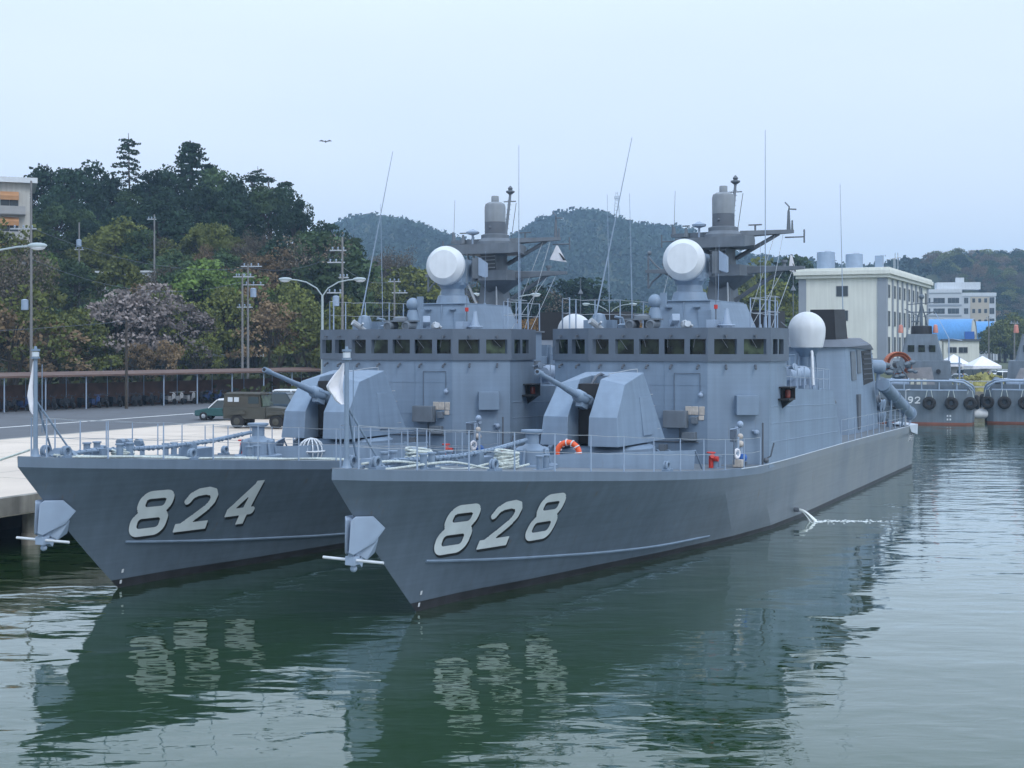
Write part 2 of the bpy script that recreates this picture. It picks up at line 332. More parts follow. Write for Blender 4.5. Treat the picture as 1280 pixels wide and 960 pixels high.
def make_ship(digits, place, number):
    root = empty('missile_boat', (0, 0, 0))
    B = lambda mb, name, mat, par=root, **k: mb.build(name, mat, par, **k)
    # ---- hull
    mb = MB(); hull_rows([.075,.15,.25,.35,.45,.549,.551,.65,.75,.85,.93,1], mb, KS); mb = weld(mb)
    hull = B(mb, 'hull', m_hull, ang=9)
    mb = MB(); hull_rows([-.25,0,.075], mb, KS); B(weld(mb), 'boot_stripe', m_boot, hull)
    # vertical strake below the deck edge
    mb = MB()
    for s in (1, -1):
        P = []
        for k in [0,.002,.006,.012]+KS[3:]:
            x = 3.73-k*(3.73-TR); y = s*YD(3.73-x)
            P.append(((x, y, ZD(x)-.24), (x+.0, y*1.0+s*.012, ZD(x)+.015), (x, y-s*min(.1, abs(y)), ZD(x)+.015)))
        n = len(P); vs_ = [q for p in P for q in p]
        mb.add(vs_, [(3*i+a, 3*i+3+a, 3*i+4+a, 3*i+1+a) for i in range(n-1) for a in (0, 1)])
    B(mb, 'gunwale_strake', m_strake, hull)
    mb = MB(); P = []
    for k in [0,.002,.006,.012]+KS[3:]:
        x = 3.73-k*(3.73-TR); y = YD(3.73-x); P.append(((x, y, ZD(x)), (x, 0, ZD(x)+.03), (x, -y, ZD(x))))
    vs_ = [q for p in P for q in p]
    mb.add(vs_, [(3*i+a, 3*i+3+a, 3*i+4+a, 3*i+1+a) for i in range(len(P)-1) for a in (0, 1)])
    deck = B(mb, 'deck', m_deck)
    for s in (1, -1): mb = MB(); mb.path([(x, s*(YD(3.73-x)-.01), ZD(x)+.02) for x in np.linspace(-14.5, -46, 24)], .022, 5); B(mb, 'deck_edge_bar', m_white2, deck)
    # spray rail
    ZR = pch([.2,-.47,-2.51,-5.27,-7.71,-10.2,-13.5],[1.3,1.22,1.01,.76,.56,.43,.36]); mb = MB()
    for s in (1, -1):
        mb.path([onhull(x, ZR(x), .015, s) for x in np.linspace(.1, -13.5, 40)], .035, 5)
    B(mb, 'spray_rail', m_ship, hull)
    for s in (1, -1):                     # hull numbers with their black drop shadow, both bows
        for q, (ch, x0) in enumerate(zip(digits, place)):
            if s == -1: x0 = place[2-q]; 
            wd, hh = 1.12, 1.3
            if ch == '4': wd = .98
            def fn(a, b, off, dx=0., dz=0.):
                x = x0-a*wd+.17*b+dx if s == 1 else x0-wd+a*wd-.17*b+dx
                z = 1.38+b*hh+dz
                return (x, s*(hull_y(x, z)+off), z)
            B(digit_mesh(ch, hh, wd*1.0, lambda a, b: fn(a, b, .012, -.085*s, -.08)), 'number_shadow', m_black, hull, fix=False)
            B(digit_mesh(ch, hh, wd*1.0, lambda a, b: fn(a, b, .03)), 'hull_digit', m_digit, hull, fix=False)
    mb = MB()                             # draught marks by the stem
    for s in (1, -1):
        for z in (.42, .12): mb.add([onhull(.0, z, .02, s), onhull(-.07, z, .02, s), onhull(-.07, z+.1, .02, s), onhull(.0, z+.1, .02, s)], [(0,1,2,3)])
    B(mb, 'draught_mark', m_white, hull, fix=False)
    # small lettering on the quarter
    mb = MB()
    for i in range(4):
        x = -44.6-.42*i
        for k in range(4):
            a0 = random.uniform(-.12, .1); z = 1.5+k*.1+.05
            mb.path([onhull(x+a0, z, .02), onhull(x+a0-.1, z+random.uniform(-.1, .1), .02), onhull(x+a0-.17, z+random.uniform(-.05, .05), .02)], .018, 4)
    B(mb, 'stern_lettering', m_white, hull)
    # rubbing patches / outlet on the port side
    mb = MB(); mb.bx(-21.35, -21.2, 4.0, 4.16, .34, .48); mb.tube((-21.27, 3.98, .42), (-21.27, 4.12, .42), .09, n=10)
    B(mb, 'overboard_outlet', m_dark, hull)
    # transom flap at the quarter
    for s in (1, -1):
        mb = MB(); mb.hull([(-44.6, s*4.14, 2.33), (-44.6, s*3.2, 2.42), (-46.9, s*3.2, 2.42), (-46.9, s*4.2, 2.30), (-44.9, s*4.2, 1.98), (-46.75, s*4.2, 1.75), (-46.8, s*3.3, 1.8)])
        B(mb, 'stern_flap', m_white2)
    # ---- anchor on the stem
    an = MB()
    for s in (1, -1):
        an.hull([(3.05,s*.06,2.62),(2.98,s*.14,2.70),(2.45,s*.30,2.66),(2.1,s*.42,2.35),(2.35,s*.28,2.02),(3.0,s*.1,1.8),(3.12,s*.05,1.85),(2.6,s*.02,2.6),(2.5,s*.02,2.0)])
        an.hull([(2.55,s*.05,2.1),(2.2,s*.3,2.15),(2.1,s*.12,1.75),(2.5,s*.14,1.62),(2.7,s*.03,1.75),(2.3,s*.02,1.9)])
    anc = B(an, 'anchor', m_lite, bevel=.03)
    mb = MB(); mb.tube((3.0,-.72,1.72), (2.8,.78,1.66), .034, n=8); B(mb, 'anchor_stock', m_white, anc)
    mb = MB(); mb.box((2.88,0,1.68), (.24,.24,.2)); mb.tube((2.9,0,1.65),(2.3,0,2.1),.08); mb.tube((2.98,0,1.9), (2.82,0,1.45), .07, .05, 8); mb.ball((2.83,0,1.48), .085, 8, 6)
    mb.prism([(2.5,-.08,1.72),(2.85,-.08,1.7),(2.6,-.08,1.48)], (0,.16,0)); B(mb, 'anchor_shank', m_lite, anc)
    # ---- breakwater, gun platform
    mb = MB()
    for s in (1, -1):
        mb.hull([(-7.2,0,2.95),(-7.2,0,3.34),(-7.26,0,3.34),(-12.6,s*2.95,2.55),(-12.7,s*2.95,3.2),(-12.78,s*2.9,3.2),(-7.3,0,2.9)])
        mb.tube((-12.7,s*2.95,3.2), (-13.3,s*3.0,2.55), .03)
    mb.lathe([(1.75,2.6),(1.75,3.28),(1.6,3.36)], (-12,0,0), n=28)
    B(mb, 'breakwater', m_ship)
    # ---- gun
    gx = -12.1
    tur = MB()
    zb = 3.42
    for s in (1, -1):      # two cheeks, separated by the barrel slot
        a, b = .36, 1.42
        tur.hull([(-10.0,s*a,zb),(-10.1,s*1.34,zb),(-14.2,s*1.40,zb),(-14.2,s*a,zb),(-10.08,s*a,4.33),(-10.2,s*1.26,4.33),
                  (-11.05,s*a,5.5),(-11.1,s*1.16,5.33),(-11.9,s*.5,5.66),(-13.1,s*1.04,5.68),(-13.1,s*a,5.70)])
    tur.hull([(-12.1,-.37,4.2),(-12.1,.37,4.2),(-13.9,.37,4.2),(-13.9,-.37,4.2),(-12.0,-.37,5.6),(-12.0,.37,5.6),(-13.08,-.37,5.69),(-13.08,.37,5.69)])
    tur.bx(-11.6,-14.1,-.37,.37,zb,4.3)
    turret = B(tur, 'gun_turret', m_ship, bevel=.012, ang=6)
    mb = MB(); mb.hull([(-12.2,1.345,3.65),(-13.0,1.36,3.65),(-12.25,1.20,4.9),(-12.95,1.21,4.9),(-12.2,1.40,3.65),(-13.0,1.42,3.65),(-12.25,1.235,4.9),(-12.95,1.245,4.9)]); B(mb, 'access_door', m_ship, turret, bevel=.01)
    mb = MB()
    for k in range(4): mb.tube((-13.5,1.34-.08*k,3.8+.38*k),(-13.8,1.34-.08*k,3.8+.38*k),.016,n=5); 
    mb.path([(-11.4,.5,5.5),(-11.4,.5,5.66),(-12.2,.9,5.78),(-12.9,.9,5.8),(-12.9,.9,5.66)],.014,5); B(mb, 'hand_rail', m_steel, turret)
    mb = MB(); mb.bx(-10.9,-12.2,-.35,.35,zb+.02,5.35); B(mb, 'barrel_slot_shade', m_black, turret)  # black block standing in for the shade inside the open slot
    mb = MB(); mb.torus((-11.9,0,4.7), .95, .05, (0,1,0), 16, 6, R(0), R(360)); B(mb, 'elevation_shield', m_dark, turret)
    mb = MB()
    el = math.atan2(1.17, 4.4); d = Vector((math.cos(el), 0, math.sin(el))); o = Vector((-7.07,0,5.8))
    Pp = lambda q: o-d*q
    mb.tube(Pp(0), Pp(2.0), .062, .085, 14); mb.tube(Pp(2.0), Pp(3.2), .095, .13, 14); mb.tube(Pp(-.02), Pp(.28), .088, .092, 14)
    mb.lathe([(.13,0),(.2,.1),(.21,.5),(.17,.75),(.2,.8),(.24,1.7),(.24,2.0)], Pp(2.95), -d, 16)
    mb.box(Pp(3.4)+Vector((0,0,-.22)), (.5,.2,.2), 0, -el); mb.tube(Pp(3.1)+Vector((0,.17,.05)), Pp(3.7)+Vector((0,.17,.05)), .05)
    B(mb, 'gun_barrel', m_ship, turret)
    mb = MB(); mb.tube(Pp(-.05), Pp(.0), .05, .05, 12); B(mb, 'gun_muzzle', m_black, turret)
    # ---- superstructure walls
    FX, OX = -16.27, -17.35
    def plan(g=0., back=-28.0, sx=0.): return [(FX+g,2.21+g*.5),(OX+g*.6,4.10+g),(back,4.10+g),(back,-4.10-g),(OX+g*.6,-4.10-g),(FX+g,-2.21-g*.5)]
    sup = MB()
    pl = plan(0, -19.7)
    sup.prism([(x, y, 2.3) for x, y in pl], (0, 0, 3.72))
    # lower sides with the sloping top of the bulwark
    sup.hull([(-18.5,4.095,2.3),(-28.9,4.095,2.3),(-27.15,4.095,4.72),(-19.7,4.095,5.02),(-18.5,4.095,5.02),(-18.5,-4.095,2.3),(-28.9,-4.095,2.3),(-27.15,-4.095,4.72),(-19.7,-4.095,5.02),(-18.5,-4.095,5.02)])
    sup.bx(-19.5,-24.0,-2.7,2.7,4.6,7.12)
    sup.bx(-27.0,-33.0,-2.4,2.4,2.3,4.6)
    sup.bx(-19.4,-19.9,-2.6,2.6,5,7.0)
    supo = B(sup, 'superstructure', m_ship, ang=20)
    mb = MB()
    for s in (1, -1):
        for z0, z1 in ((4.45,4.15),(3.85,3.6),(3.2,3.0)):
            mb.hull([(-17.6,s*4.09,z0),(-17.6,s*4.115,z0-.012),(-17.6,s*4.09,z0-.025),(-28.0+.3*(z0-3),s*4.09,z1),(-28.0+.3*(z0-3),s*4.115,z1-.012),(-28+.3*(z0-3),s*4.09,z1-.025)])
    B(mb, 'side_seam', m_lite, supo)
    mb = MB()                              # weld seams, door, cable and pipe runs on the bridge front
    mb.bx(FX,FX+.012,-2.2,2.2,5.18,5.2); mb.bx(FX,FX+.012,-2.2,2.2,4.0,4.015); mb.bx(FX,FX+.012,.62,.635,2.5,6.0); mb.bx(FX,FX+.012,-1.1,-1.085,2.5,6.0); B(mb, 'front_seam', m_ship, supo)
    mb = MB(); mb.path([(FX+.03,-1.9,2.6),(FX+.03,-1.9,5.5),(FX+.03,-1.2,5.5)],.02,6); mb.path([(FX+.03,1.0,4.3),(FX+.03,1.0,5.6),(FX+.03,1.95,5.6),(FX+.03,1.95,4.95)],.014,5); B(mb, 'cable_run', m_band, supo)
    # bridge band: lower strip, upper strip, posts, recessed panes
    g = .07
    corners = [(-19.75,-4.17),(OX+.04,-4.17),(FX+g,-2.25),(FX+g,2.25),(OX+.04,4.17),(-19.75,4.17)]
    inner = [(-19.75,-3.95),(OX-.1,-3.95),(FX-.17,-2.1),(FX-.17,2.1),(OX-.1,3.95),(-19.75,3.95)]
    def strip(z0, z1, lean=0.):
        n = len(corners); V_ = []
        for (x, y), (xi, yi) in zip(corners, inner):
            V_ += [(x,y,z0),(xi,yi,z0),(xi,yi,z1),(x+lean,y*(1+lean*.25),z1)]
        F_ = []
        for i in range(n-1):
            for a in range(4): F_.append((4*i+a, 4*i+(a+1) % 4, 4*i+4+(a+1) % 4, 4*i+4+a))
        F_ += [(0,1,2,3), (4*n-4,4*n-3,4*n-2,4*n-1)]
        return V_, F_
    band = MB(); band.add(*strip(6.02, 6.27)); band.add(*strip(6.80, 7.2))
    panes = []
    def wins(i, spans, pale=()):
        (x0,y0),(x1,y1) = corners[i], corners[i+1]; (u0,v0),(u1,v1) = inner[i], inner[i+1]
        o_ = lambda t: (x0+(x1-x0)*t, y0+(y1-y0)*t); q_ = lambda t: (u0+(u1-u0)*t, v0+(v1-v0)*t)
        prev = 0.
        for a, b in spans+[(1., 1.)]:
            if a-prev > .002:
                p = [o_(prev), o_(a), q_(a), q_(prev)]
                band.hexa([(*c, 6.269) for c in p]+[(*c, 6.801) for c in p])
            prev = b
        for k, (a, b) in enumerate(spans):
            m_ = .6; p0 = [o_(a)[j]*(1-m_)+q_(a)[j]*m_ for j in (0,1)]; p1 = [o_(b)[j]*(1-m_)+q_(b)[j]*m_ for j in (0,1)]
            e = Vector((p1[0]-p0[0], p1[1]-p0[1], 0)).normalized()*.02
            mbp = MB(); mbp.add([(p0[0]-e.x,p0[1]-e.y,6.25),(p1[0]+e.x,p1[1]+e.y,6.25),(p1[0]+e.x,p1[1]+e.y,6.82),(p0[0]-e.x,p0[1]-e.y,6.82)], [(0,1,2,3)])
            panes.append((mbp, m_glass2 if k in pale else m_glass))
    wins(2, [(.035,.175),(.23,.39),(.435,.60),(.645,.81),(.855,.985)], (1,))
    wins(3, [(.1,.46),(.57,.93)], (1,))
    wins(1, [(.07,.43),(.54,.9)], (0,))
    wins(4, [(.12,.36),(.44,.7)], (0,1))
    wins(0, [(.3,.56),(.64,.88)], (0,))
    bo = B(band, 'bridge_band', m_band, supo, ang=15)
    for mbp, mt in panes: B(mbp, 'window', mt, supo, fix=False)
    mb = MB(); mb.prism([(x, y, 7.12) for x, y in [(-19.7,-4.1),(OX,-4.1),(FX,-2.2),(FX,2.2),(OX,4.1),(-19.7,4.1)]], (0,0,.05)); mb.bx(-19.6,-24.1,-2.8,2.8,7.12,7.19)
    B(mb, 'bridge_roof', m_deck, supo)
    mb = MB()                              # wipers/washers: small brackets above and studs below the windows
    fl = []
    for t in (.1,.3,.5,.7,.92): fl.append((FX+g, -2.25+4.5*t, 1, 0))
    nf = Vector((1.9,1.12,0)).normalized()
    for t in (.28,.75): fl.append((FX+g+(OX+.04-FX-g)*t, 2.25+1.92*t, nf.x, nf.y)); fl.append((FX+g+(OX+.04-FX-g)*t, -2.25-1.92*t, nf.x, -nf.y))
    for x, y, nx, ny in fl:
        mb.box((x+nx*.05,y+ny*.05,6.93), (.1,.1,.05), math.atan2(ny,nx)); mb.tube((x+nx*.1,y+ny*.1,6.93),(x+nx*.12,y+ny*.12,6.84), .02)
        mb.tube((x-.06,y+ny*.0,5.88),(x+nx*.12,y+ny*.12,5.82), .045, .03, 8); mb.ball((x+nx*.1,y+ny*.1,5.78), .05, 8, 6)
        tx, ty = -ny, nx; q_ = random.uniform(-.18,.16); mb.tube((x-tx*.12,y-ty*.12,6.79),(x+tx*q_,y+ty*q_,random.uniform(6.42,6.55)), .009)
    B(mb, 'window_washer', m_dark, supo)
    # wall boxes, lamp, notices
    def wallbox(name, t, z, w_, h_, dp, mat, i=3):
        (x0,y0),(x1,y1) = (FX,2.21),(OX,4.1)
        if i == 2: x0, y0, x1, y1 = FX,-2.21,FX,2.21
        d = Vector((x1-x0,y1-y0,0)).normalized(); n_ = Vector((d.y,-d.x,0)); p = Vector((x0+(x1-x0)*t, y0+(y1-y0)*t, z))+n_*(dp/2)
        m_ = MB(); m_.box(p, (dp,w_,h_), math.atan2(n_.y,n_.x), taper=.97); return B(m_, name, mat, supo, bevel=.015)
    wallbox('locker', .62, 4.5, .78, .68, .3, m_ship)
    wallbox('equipment_cabinet', .75, 4.0, .85, .6, .35, m_mast, 2)
    wallbox('junction_box', .9, 3.97, .22, .24, .2, m_mast, 2)
    wallbox('junction_box', .86, 3.4, .5, .3, .25, m_mast, 2)
    for t, z, w_, h_ in ((.845,4.3,.24,.3),(.9,4.3,.24,.3),(.955,4.3,.2,.3),(.95,4.05,.2,.16)): wallbox('notice_board', t, z, w_, h_, .03, m_paper, 2)
    m_ = MB(); m_.ball((FX+.12,2.0,4.85),.09,10,8); m_.tube((FX,2.0,4.95),(FX+.12,2.0,4.95),.03); B(m_, 'wall_lamp', m_lite, supo)
    m_ = MB(); m_.ball((-17.0,3.75,3.55),.1,10,8); m_.tube((-17,3.6,3.6),(-17.0,3.75,3.6),.04); m_.tube((-16.7,3.1,3.7),(-16.6,3.2,3.7),.07,.07,10); B(m_, 'wall_lamp', m_lite, supo)
    m_ = MB(); m_.path([(FX+.03,-1.0,2.7),(FX+.03,-1.0,3.2),(FX+.03,1.9,3.2)],.025); m_.path([(FX+.03,1.2,3.2),(FX+.03,1.2,3.9)],.02); m_.bx(FX,FX+.25,.5,.75,2.6,3.1); B(m_, 'wall_pipe', m_mast, supo)
    # navigation side light in its screen box
    for s in (1, -1):
        m_ = MB(); m_.bx(-18.5,-19.4,s*4.1,s*4.5,4.62,4.68); m_.bx(-18.85,-19.4,s*4.1,s*4.16,4.68,5.05); m_.bx(-19.36,-19.4,s*4.1,s*4.5,4.68,5.05); m_.bx(-18.6,-19.4,s*4.1,s*4.5,5.05,5.1)
        m_.hull([(-18.9,s*4.1,4.62),(-19.4,s*4.1,4.62),(-18.9,s*4.45,4.62),(-19.4,s*4.45,4.62),(-19.1,s*4.1,4.3)])
        sb = B(m_, 'side_light_screen', m_black, supo)
        m_ = MB(); m_.tube((-19.15,s*4.28,4.7),(-19.15,s*4.28,4.98),.1,n=12); B(m_, 'side_light', m_navred if s > 0 else m_dark, sb)
    # signal lamps / loudhailers hanging under the wing
    m_ = MB()
    for k in range(2): m_.lathe([(.04,0),(.06,.15),(.13,.3)], (-19.6,4.1+.1,5.75+k*.0), (.2,.9-.5*k,.1), 10)
    m_.tube((-19.5,3.9,5.75),(-19.7,4.6,5.8),.025); B(m_, 'loudhailer', m_lite, supo)
    # ---- roof structures
    m_ = MB(); m_.hull([(-18.9,-1.0,7.17),(-18.9,1.55,7.17),(-23.6,1.9,7.17),(-23.6,-1.5,7.17),(-19.1,-.72,8.22),(-19.1,1.4,8.22),(-23.4,1.5,8.22),(-23.4,-1.4,8.22)])
    m_.bx(-19.02,-23.4,-.75,1.42,8.22,8.27)
    for x_, y_ in ((-19.0,-.2),(-19.0,.9)): m_.bx(x_+.12,x_-.05,y_-.14,y_+.14,7.98,8.04)
    m_.path([(-18.97,.4,7.2),(-19.03,.4,8.2)],.02); m_.bx(-18.9,-19.0,1.0,1.5,7.2,7.9)
    roof = B(m_, 'director_deckhouse', m_ship, bevel=.02)
    m_ = MB(); m_.lathe([(.72,8.25),(.62,8.62),(.5,8.66),(.48,8.9),(.66,9.15),(.66,9.35),(.4,9.4)], (-20.9,0,0), n=22)
    m_.box((-20.9,0,9.3),(.9,1.1,.5),R(14)); m_.bx(-20.6,-21.4,.45,.62,9.2,10.1); m_.bx(-20.6,-21.4,-.62,-.45,9.2,10.1)
    ped = B(m_, 'radar_pedestal', m_ship)
    dd = Vector((math.cos(R(9))*math.cos(R(7)), math.sin(R(9))*math.cos(R(7)), math.sin(R(7))))
    m_ = MB(); m_.lathe([(.45,-.5),(.7,-.32),(.77,-.2),(.8,-.16),(.8,0.06),(.785,.09),(.60,.30),(.585,.315),(.3,.33),(.0,.335)], (-20.2,0,9.84), dd, 40)
    B(m_, 'radar_dish', m_white, ped, ang=18)
    m_ = MB(); m_.lathe([(.55,-.9),(.62,-.5),(.5,-.4)], (-20.2,0,9.84), dd, 24); m_.tube(Vector((-20.2,0,9.84))-dd*.6, (-20.95,0,9.4), .3, .4, 12); B(m_, 'dish_mount', m_dark, ped)
    m_ = MB(); m_.box((-21.0,1.05,9.75),(.25,.35,.85),R(14)); m_.box((-21.3,.85,9.7),(.3,.3,.6),R(14)); m_.tube((-21,.9,10.1),(-21,.9,9.2),.07); B(m_, 'tracking_camera', m_mast, ped)
    m_ = MB(); m_.hull([(-20.85,1.18,9.45),(-20.85,1.5,9.35),(-20.85,1.5,10.0),(-20.85,1.18,10.2),(-21.2,1.2,9.4),(-21.2,1.45,9.4),(-21.2,1.45,9.95),(-21.2,1.2,10.1)]); B(m_, 'camera_housing', m_lite, ped)
    # director balls and searchlights
    for s in (1, -1):
        m_ = MB(); m_.lathe([(.3,7.15),(.26,7.6),(.2,7.95),(.12,8.0)], (-18.0,s*(-.35) if s > 0 else 3.0,0), n=14); 
        y_ = -.35 if s > 0 else 3.0
        if s > 0:
            sp = B(m_, 'sight_pedestal', m_ship); m_ = MB(); m_.ball((-18.0,y_,8.2),.26,16,10); m_.bx(-17.95,-18.1,y_+.2,y_+.42,8.0,8.5); B(m_, 'sight_ball', m_ship, sp)
    m_ = MB(); 
    for y_ in (-1.05,-.25): m_.tube((-17.2,y_,7.32),(-17.75,y_,7.36),.18,.2,14); m_.torus((-17.18,y_,7.32),.15,.03,(1,0,0),12,6)
    m_.bx(-17.3,-17.9,-1.3,0,7.5,7.56); m_.lathe([(.3,7.56),(.28,7.66),(.1,7.72)], (-17.6,-.7,0), n=14); m_.tube((-17.8,-.6,7.1),(-17.8,-.6,7.7),.12); B(m_, 'twin_signal_lamp', m_mast)
    m_ = MB(); m_.box((-17.0,.75,7.48),(.75,.28,.26),R(28),R(-16)); m_.tube((-17.1,.75,7.15),(-17.1,.75,7.4),.06); cam_ = B(m_, 'box_camera', m_lite, bevel=.02)
    m_ = MB(); m_.ball((-16.95,1.15,7.32),.16,12,8); m_.tube((-17,1.3,7.2),(-16.7,1.35,7.35),.1,.12,10); m_.bx(-16.6,-17.3,.6,1.45,7.16,7.2); m_.tube((-16.8,1.2,7.45),(-16.8,1.5,7.25),.05); B(m_, 'camera_mount', m_steel, cam_)
    m_ = MB(); m_.lathe([(.28,7.2),(.3,7.5),(.22,7.75),(.05,7.8)], (-18.4,-2.75,0), n=14); B(m_, 'antenna_base_unit', m_ship); m_ = MB(); m_.tube((-17.6,-2.3,7.17),(-17.2,-2.6,7.5),.1,.13,10); m_.tube((-17.45,-2.4,7.3),(-17.3,-2.2,7.45),.04); B(m_, 'searchlight', m_steel)
    m_ = MB(); m_.lathe([(.2,7.2),(.2,7.3),(.12,7.5),(.06,7.9)], (-17.9,2.4,0), n=12); m_.torus((-17.9,2.4,7.3),.28,.03); m_.bx(-17.4,-18.2,1.8,2.1,7.2,7.5); B(m_, 'gyro_repeater', m_lite)
    m_ = MB(); m_.tube((-18.2,1.9,7.2),(-18.2,1.9,7.9),.03); m_.tube((-18.2,1.9,7.9),(-18.2,1.9,8.05),.07,n=10,mi=1); m_.tube((-18.2,1.9,8.05),(-18.2,1.9,10.2),.012,n=5); B(m_, 'red_warning_light', [m_mast, m_red])
    m_ = MB(); m_.bx(-18.9,-19.4,-3.6,-2.4,7.2,7.55); B(m_, 'roof_locker', m_ship); m_ = MB(); m_.path([(-18.2,-1.6,7.2),(-18.1,-1.7,7.6),(-17.9,-1.9,7.65)],.06); m_.lathe([(.15,7.2),(.2,7.35),(.05,7.4)],(-18.1,-1.68,0)); B(m_, 'roof_vent', m_ship)
    # satellite dome
    m_ = MB(); m_.lathe([(.5,4.6),(.42,4.7),(.3,5.3),(.3,6.1),(.58,6.47)], (-27.34,2.95,0), n=18); 
    for a in range(4): m_.tube((-27.34+.55*math.cos(a*1.57+.7),2.95+.55*math.sin(a*1.57+.7),4.6),(-27.34+.4*math.cos(a*1.57+.7),2.95+.4*math.sin(a*1.57+.7),6.3),.04)
    sm = B(m_, 'dome_support', m_ship)
    m_ = MB(); pr = [(.68,6.3),(.70,6.5)]+[(.77*math.cos(t),7.22+.77*math.sin(t)) for t in np.linspace(-.95,1.55,16)]
    pr = [(.60,6.47),(.66,6.5),(.75,6.92)]+[(.77*math.cos(t),7.22+.77*math.sin(t)) for t in np.linspace(-.1,1.56,14)]
    m_.lathe(pr, (-27.34,2.95,0), n=36); B(m_, 'satellite_dome', m_white, sm, ang=40)
    m_ = MB(); m_.tube((-26.6,3.35,6.3),(-26.0,3.55,4.95),.055); m_.tube((-26.75,3.3,6.35),(-26.15,3.5,5.0),.055); B(m_, 'dome_ladder', m_white, sm)
    # machine gun mount, raft canisters behind the bridge wing
    m_ = MB()
    m_.tube((-21.6,3.2,5.0),(-21.6,3.2,5.75),.12); m_.tube((-21.0,3.2,5.9),(-22.3,3.2,5.7),.05); m_.bx(-21.6,-22.2,3.0,3.4,5.6,5.95); m_.hull([(-21.4,2.6,5.3),(-21.4,3.0,6.1),(-21.5,2.6,6.3),(-22,2.7,5.3),(-22,2.7,6.2),(-22.0,3.0,5.4)])
    B(m_, 'machine_gun_mount', m_mast)
    for k in range(2):
        m_ = MB(); x = -23.4-1.5*k; m_.lathe([(.02,-.62),(.22,-.6),(.3,-.5),(.31,0),(.3,.5),(.22,.6),(.02,.62)], (x,3.3,5.45), (1,0,0), 16); m_.bx(x-.4,x-.3,3.0,3.6,5.0,5.3); m_.bx(x+.3,x+.4,3.0,3.6,5.0,5.3)
        B(m_, 'raft_canister', m_lite)
    m_ = MB(); m_.bx(-24.2,-26.0,.3,2.6,4.9,6.1); m_.bx(-25.9,-26.4,1.2,2.2,4.9,6.6); m_.tube((-25,2.7,5),(-25,2.7,6.5),.1); m_.path([(-24.5,2.9,5),(-24.5,2.9,6.2),(-25.5,2.9,6.2),(-25.5,2.9,5)],.03); B(m_, 'midship_locker', m_ship)
    # ---- mast
    m_ = MB()
    m_.hull([(-24.3,-.65,7.0),(-24.3,.65,7.0),(-26.0,.65,7.0),(-26.0,-.65,7.0),(-24.6,-.38,9.5),(-24.6,.38,9.5),(-25.7,.38,9.5),(-25.7,-.38,9.5)])
    m_.hull([(-24.55,-.4,9.4),(-24.55,.4,9.4),(-25.8,.4,9.4),(-25.8,-.4,9.4),(-24.4,-.32,10.6),(-24.4,.32,10.6),(-25.8,.32,10.6),(-25.8,-.32,10.6)])
    m_.bx(-24.35,-26.2,-.85,.85,2.4,7.0)
    mast = B(m_, 'mast', m_mast)
    m_ = MB()
    m_.hull([(-23.35,-1.45,10.52),(-23.35,1.45,10.52),(-23.35,1.45,10.95),(-23.35,-1.45,10.93),(-23.9,1.68,10.6),(-23.9,1.68,10.98),(-26.4,1.0,10.6),(-26.4,1.0,11.0),(-26.4,-1.0,10.6),(-26.4,-1.0,11.0),(-23.9,-1.65,10.7),(-23.9,-1.65,10.95)])
    plat = B(m_, 'mast_platform', m_mast, mast)
    m_ = MB()                             # upper yard, swept back
    for s in (1, -1):
        m_.hull([(-25.2,s*.7,11.08),(-25.2,s*.7,11.3),(-26.0,s*.7,11.3),(-26.0,s*.7,11.08),(-26.2,s*2.65,11.22),(-26.2,s*2.65,11.36),(-26.4,s*2.65,11.22),(-26.4,s*2.65,11.36)])
        m_.tube((-25.8,s*.35,10.2),(-26.1,s*2.1,11.2),.1,.08)
        m_.tube((-26.3,s*2.6,11.3),(-26.3,s*2.6,11.75),.05,.03); m_.tube((-26.3,s*2.3,11.05),(-26.3,s*3.1,11.05),.03); m_.tube((-26.3,s*3.1,10.8),(-26.3,s*3.1,11.35),.035)
    m_.tube((-26.3,2.45,11.3),(-26.3,2.45,12.15),.09,.05,8); m_.path([(-26.3,2.45,12.15),(-26.2,2.5,12.3),(-26.3,2.3,12.5)],.03); m_.tube((-26.3,2.45,12.22),(-26.4,2.75,12.2),.03)
    m_.tube((-26.2,-2.5,11.3),(-26.2,-2.5,11.65),.1,.05,8); m_.tube((-26.2,-2.5,11.6),(-26.2,-2.45,13.2),.012,.008,5)
    m_.tube((-25.6,-1.75,11.15),(-25.6,-1.75,11.55),.12,.05,8); m_.box((-25.6,-1.75,11.62),(.1,.3,.05))
    m_.tube((-25.9,1.15,11.3),(-25.9,1.15,11.55),.04); m_.box((-25.9,1.15,11.58),(.1,.55,.05)); 
    B(m_, 'upper_yard', m_mast, mast)
    m_ = MB(); m_.lathe([(.04,11.0),(.05,11.45),(.28,11.52),(.3,11.6),(.05,11.72)], (-24.9,-.95,0), n=16); B(m_, 'gps_antenna', m_lite, mast)
    m_ = MB()
    m_.lathe([(.8,10.95),(.78,11.15),(.62,11.3),(.62,11.45),(.47,11.5)], (-25.2,0,0), n=28); bs = B(m_, 'radome_base', m_mast, mast)
    m_ = MB(); m_.lathe([(.46,11.45),(.46,12.02)], (-25.2,0,0), n=28); m_.ball((-24.76,-.05,11.75),.07,8,6); B(m_, 'radome_band', m_dark, bs)
    m_ = MB(); m_.lathe([(.465,12.02),(.465,12.7),(.43,12.82),(.3,12.9),(.17,12.92),(.165,13.15),(.15,13.18)], (-25.2,0,0), n=32); B(m_, 'radome', M_RAD, bs, ang=40)
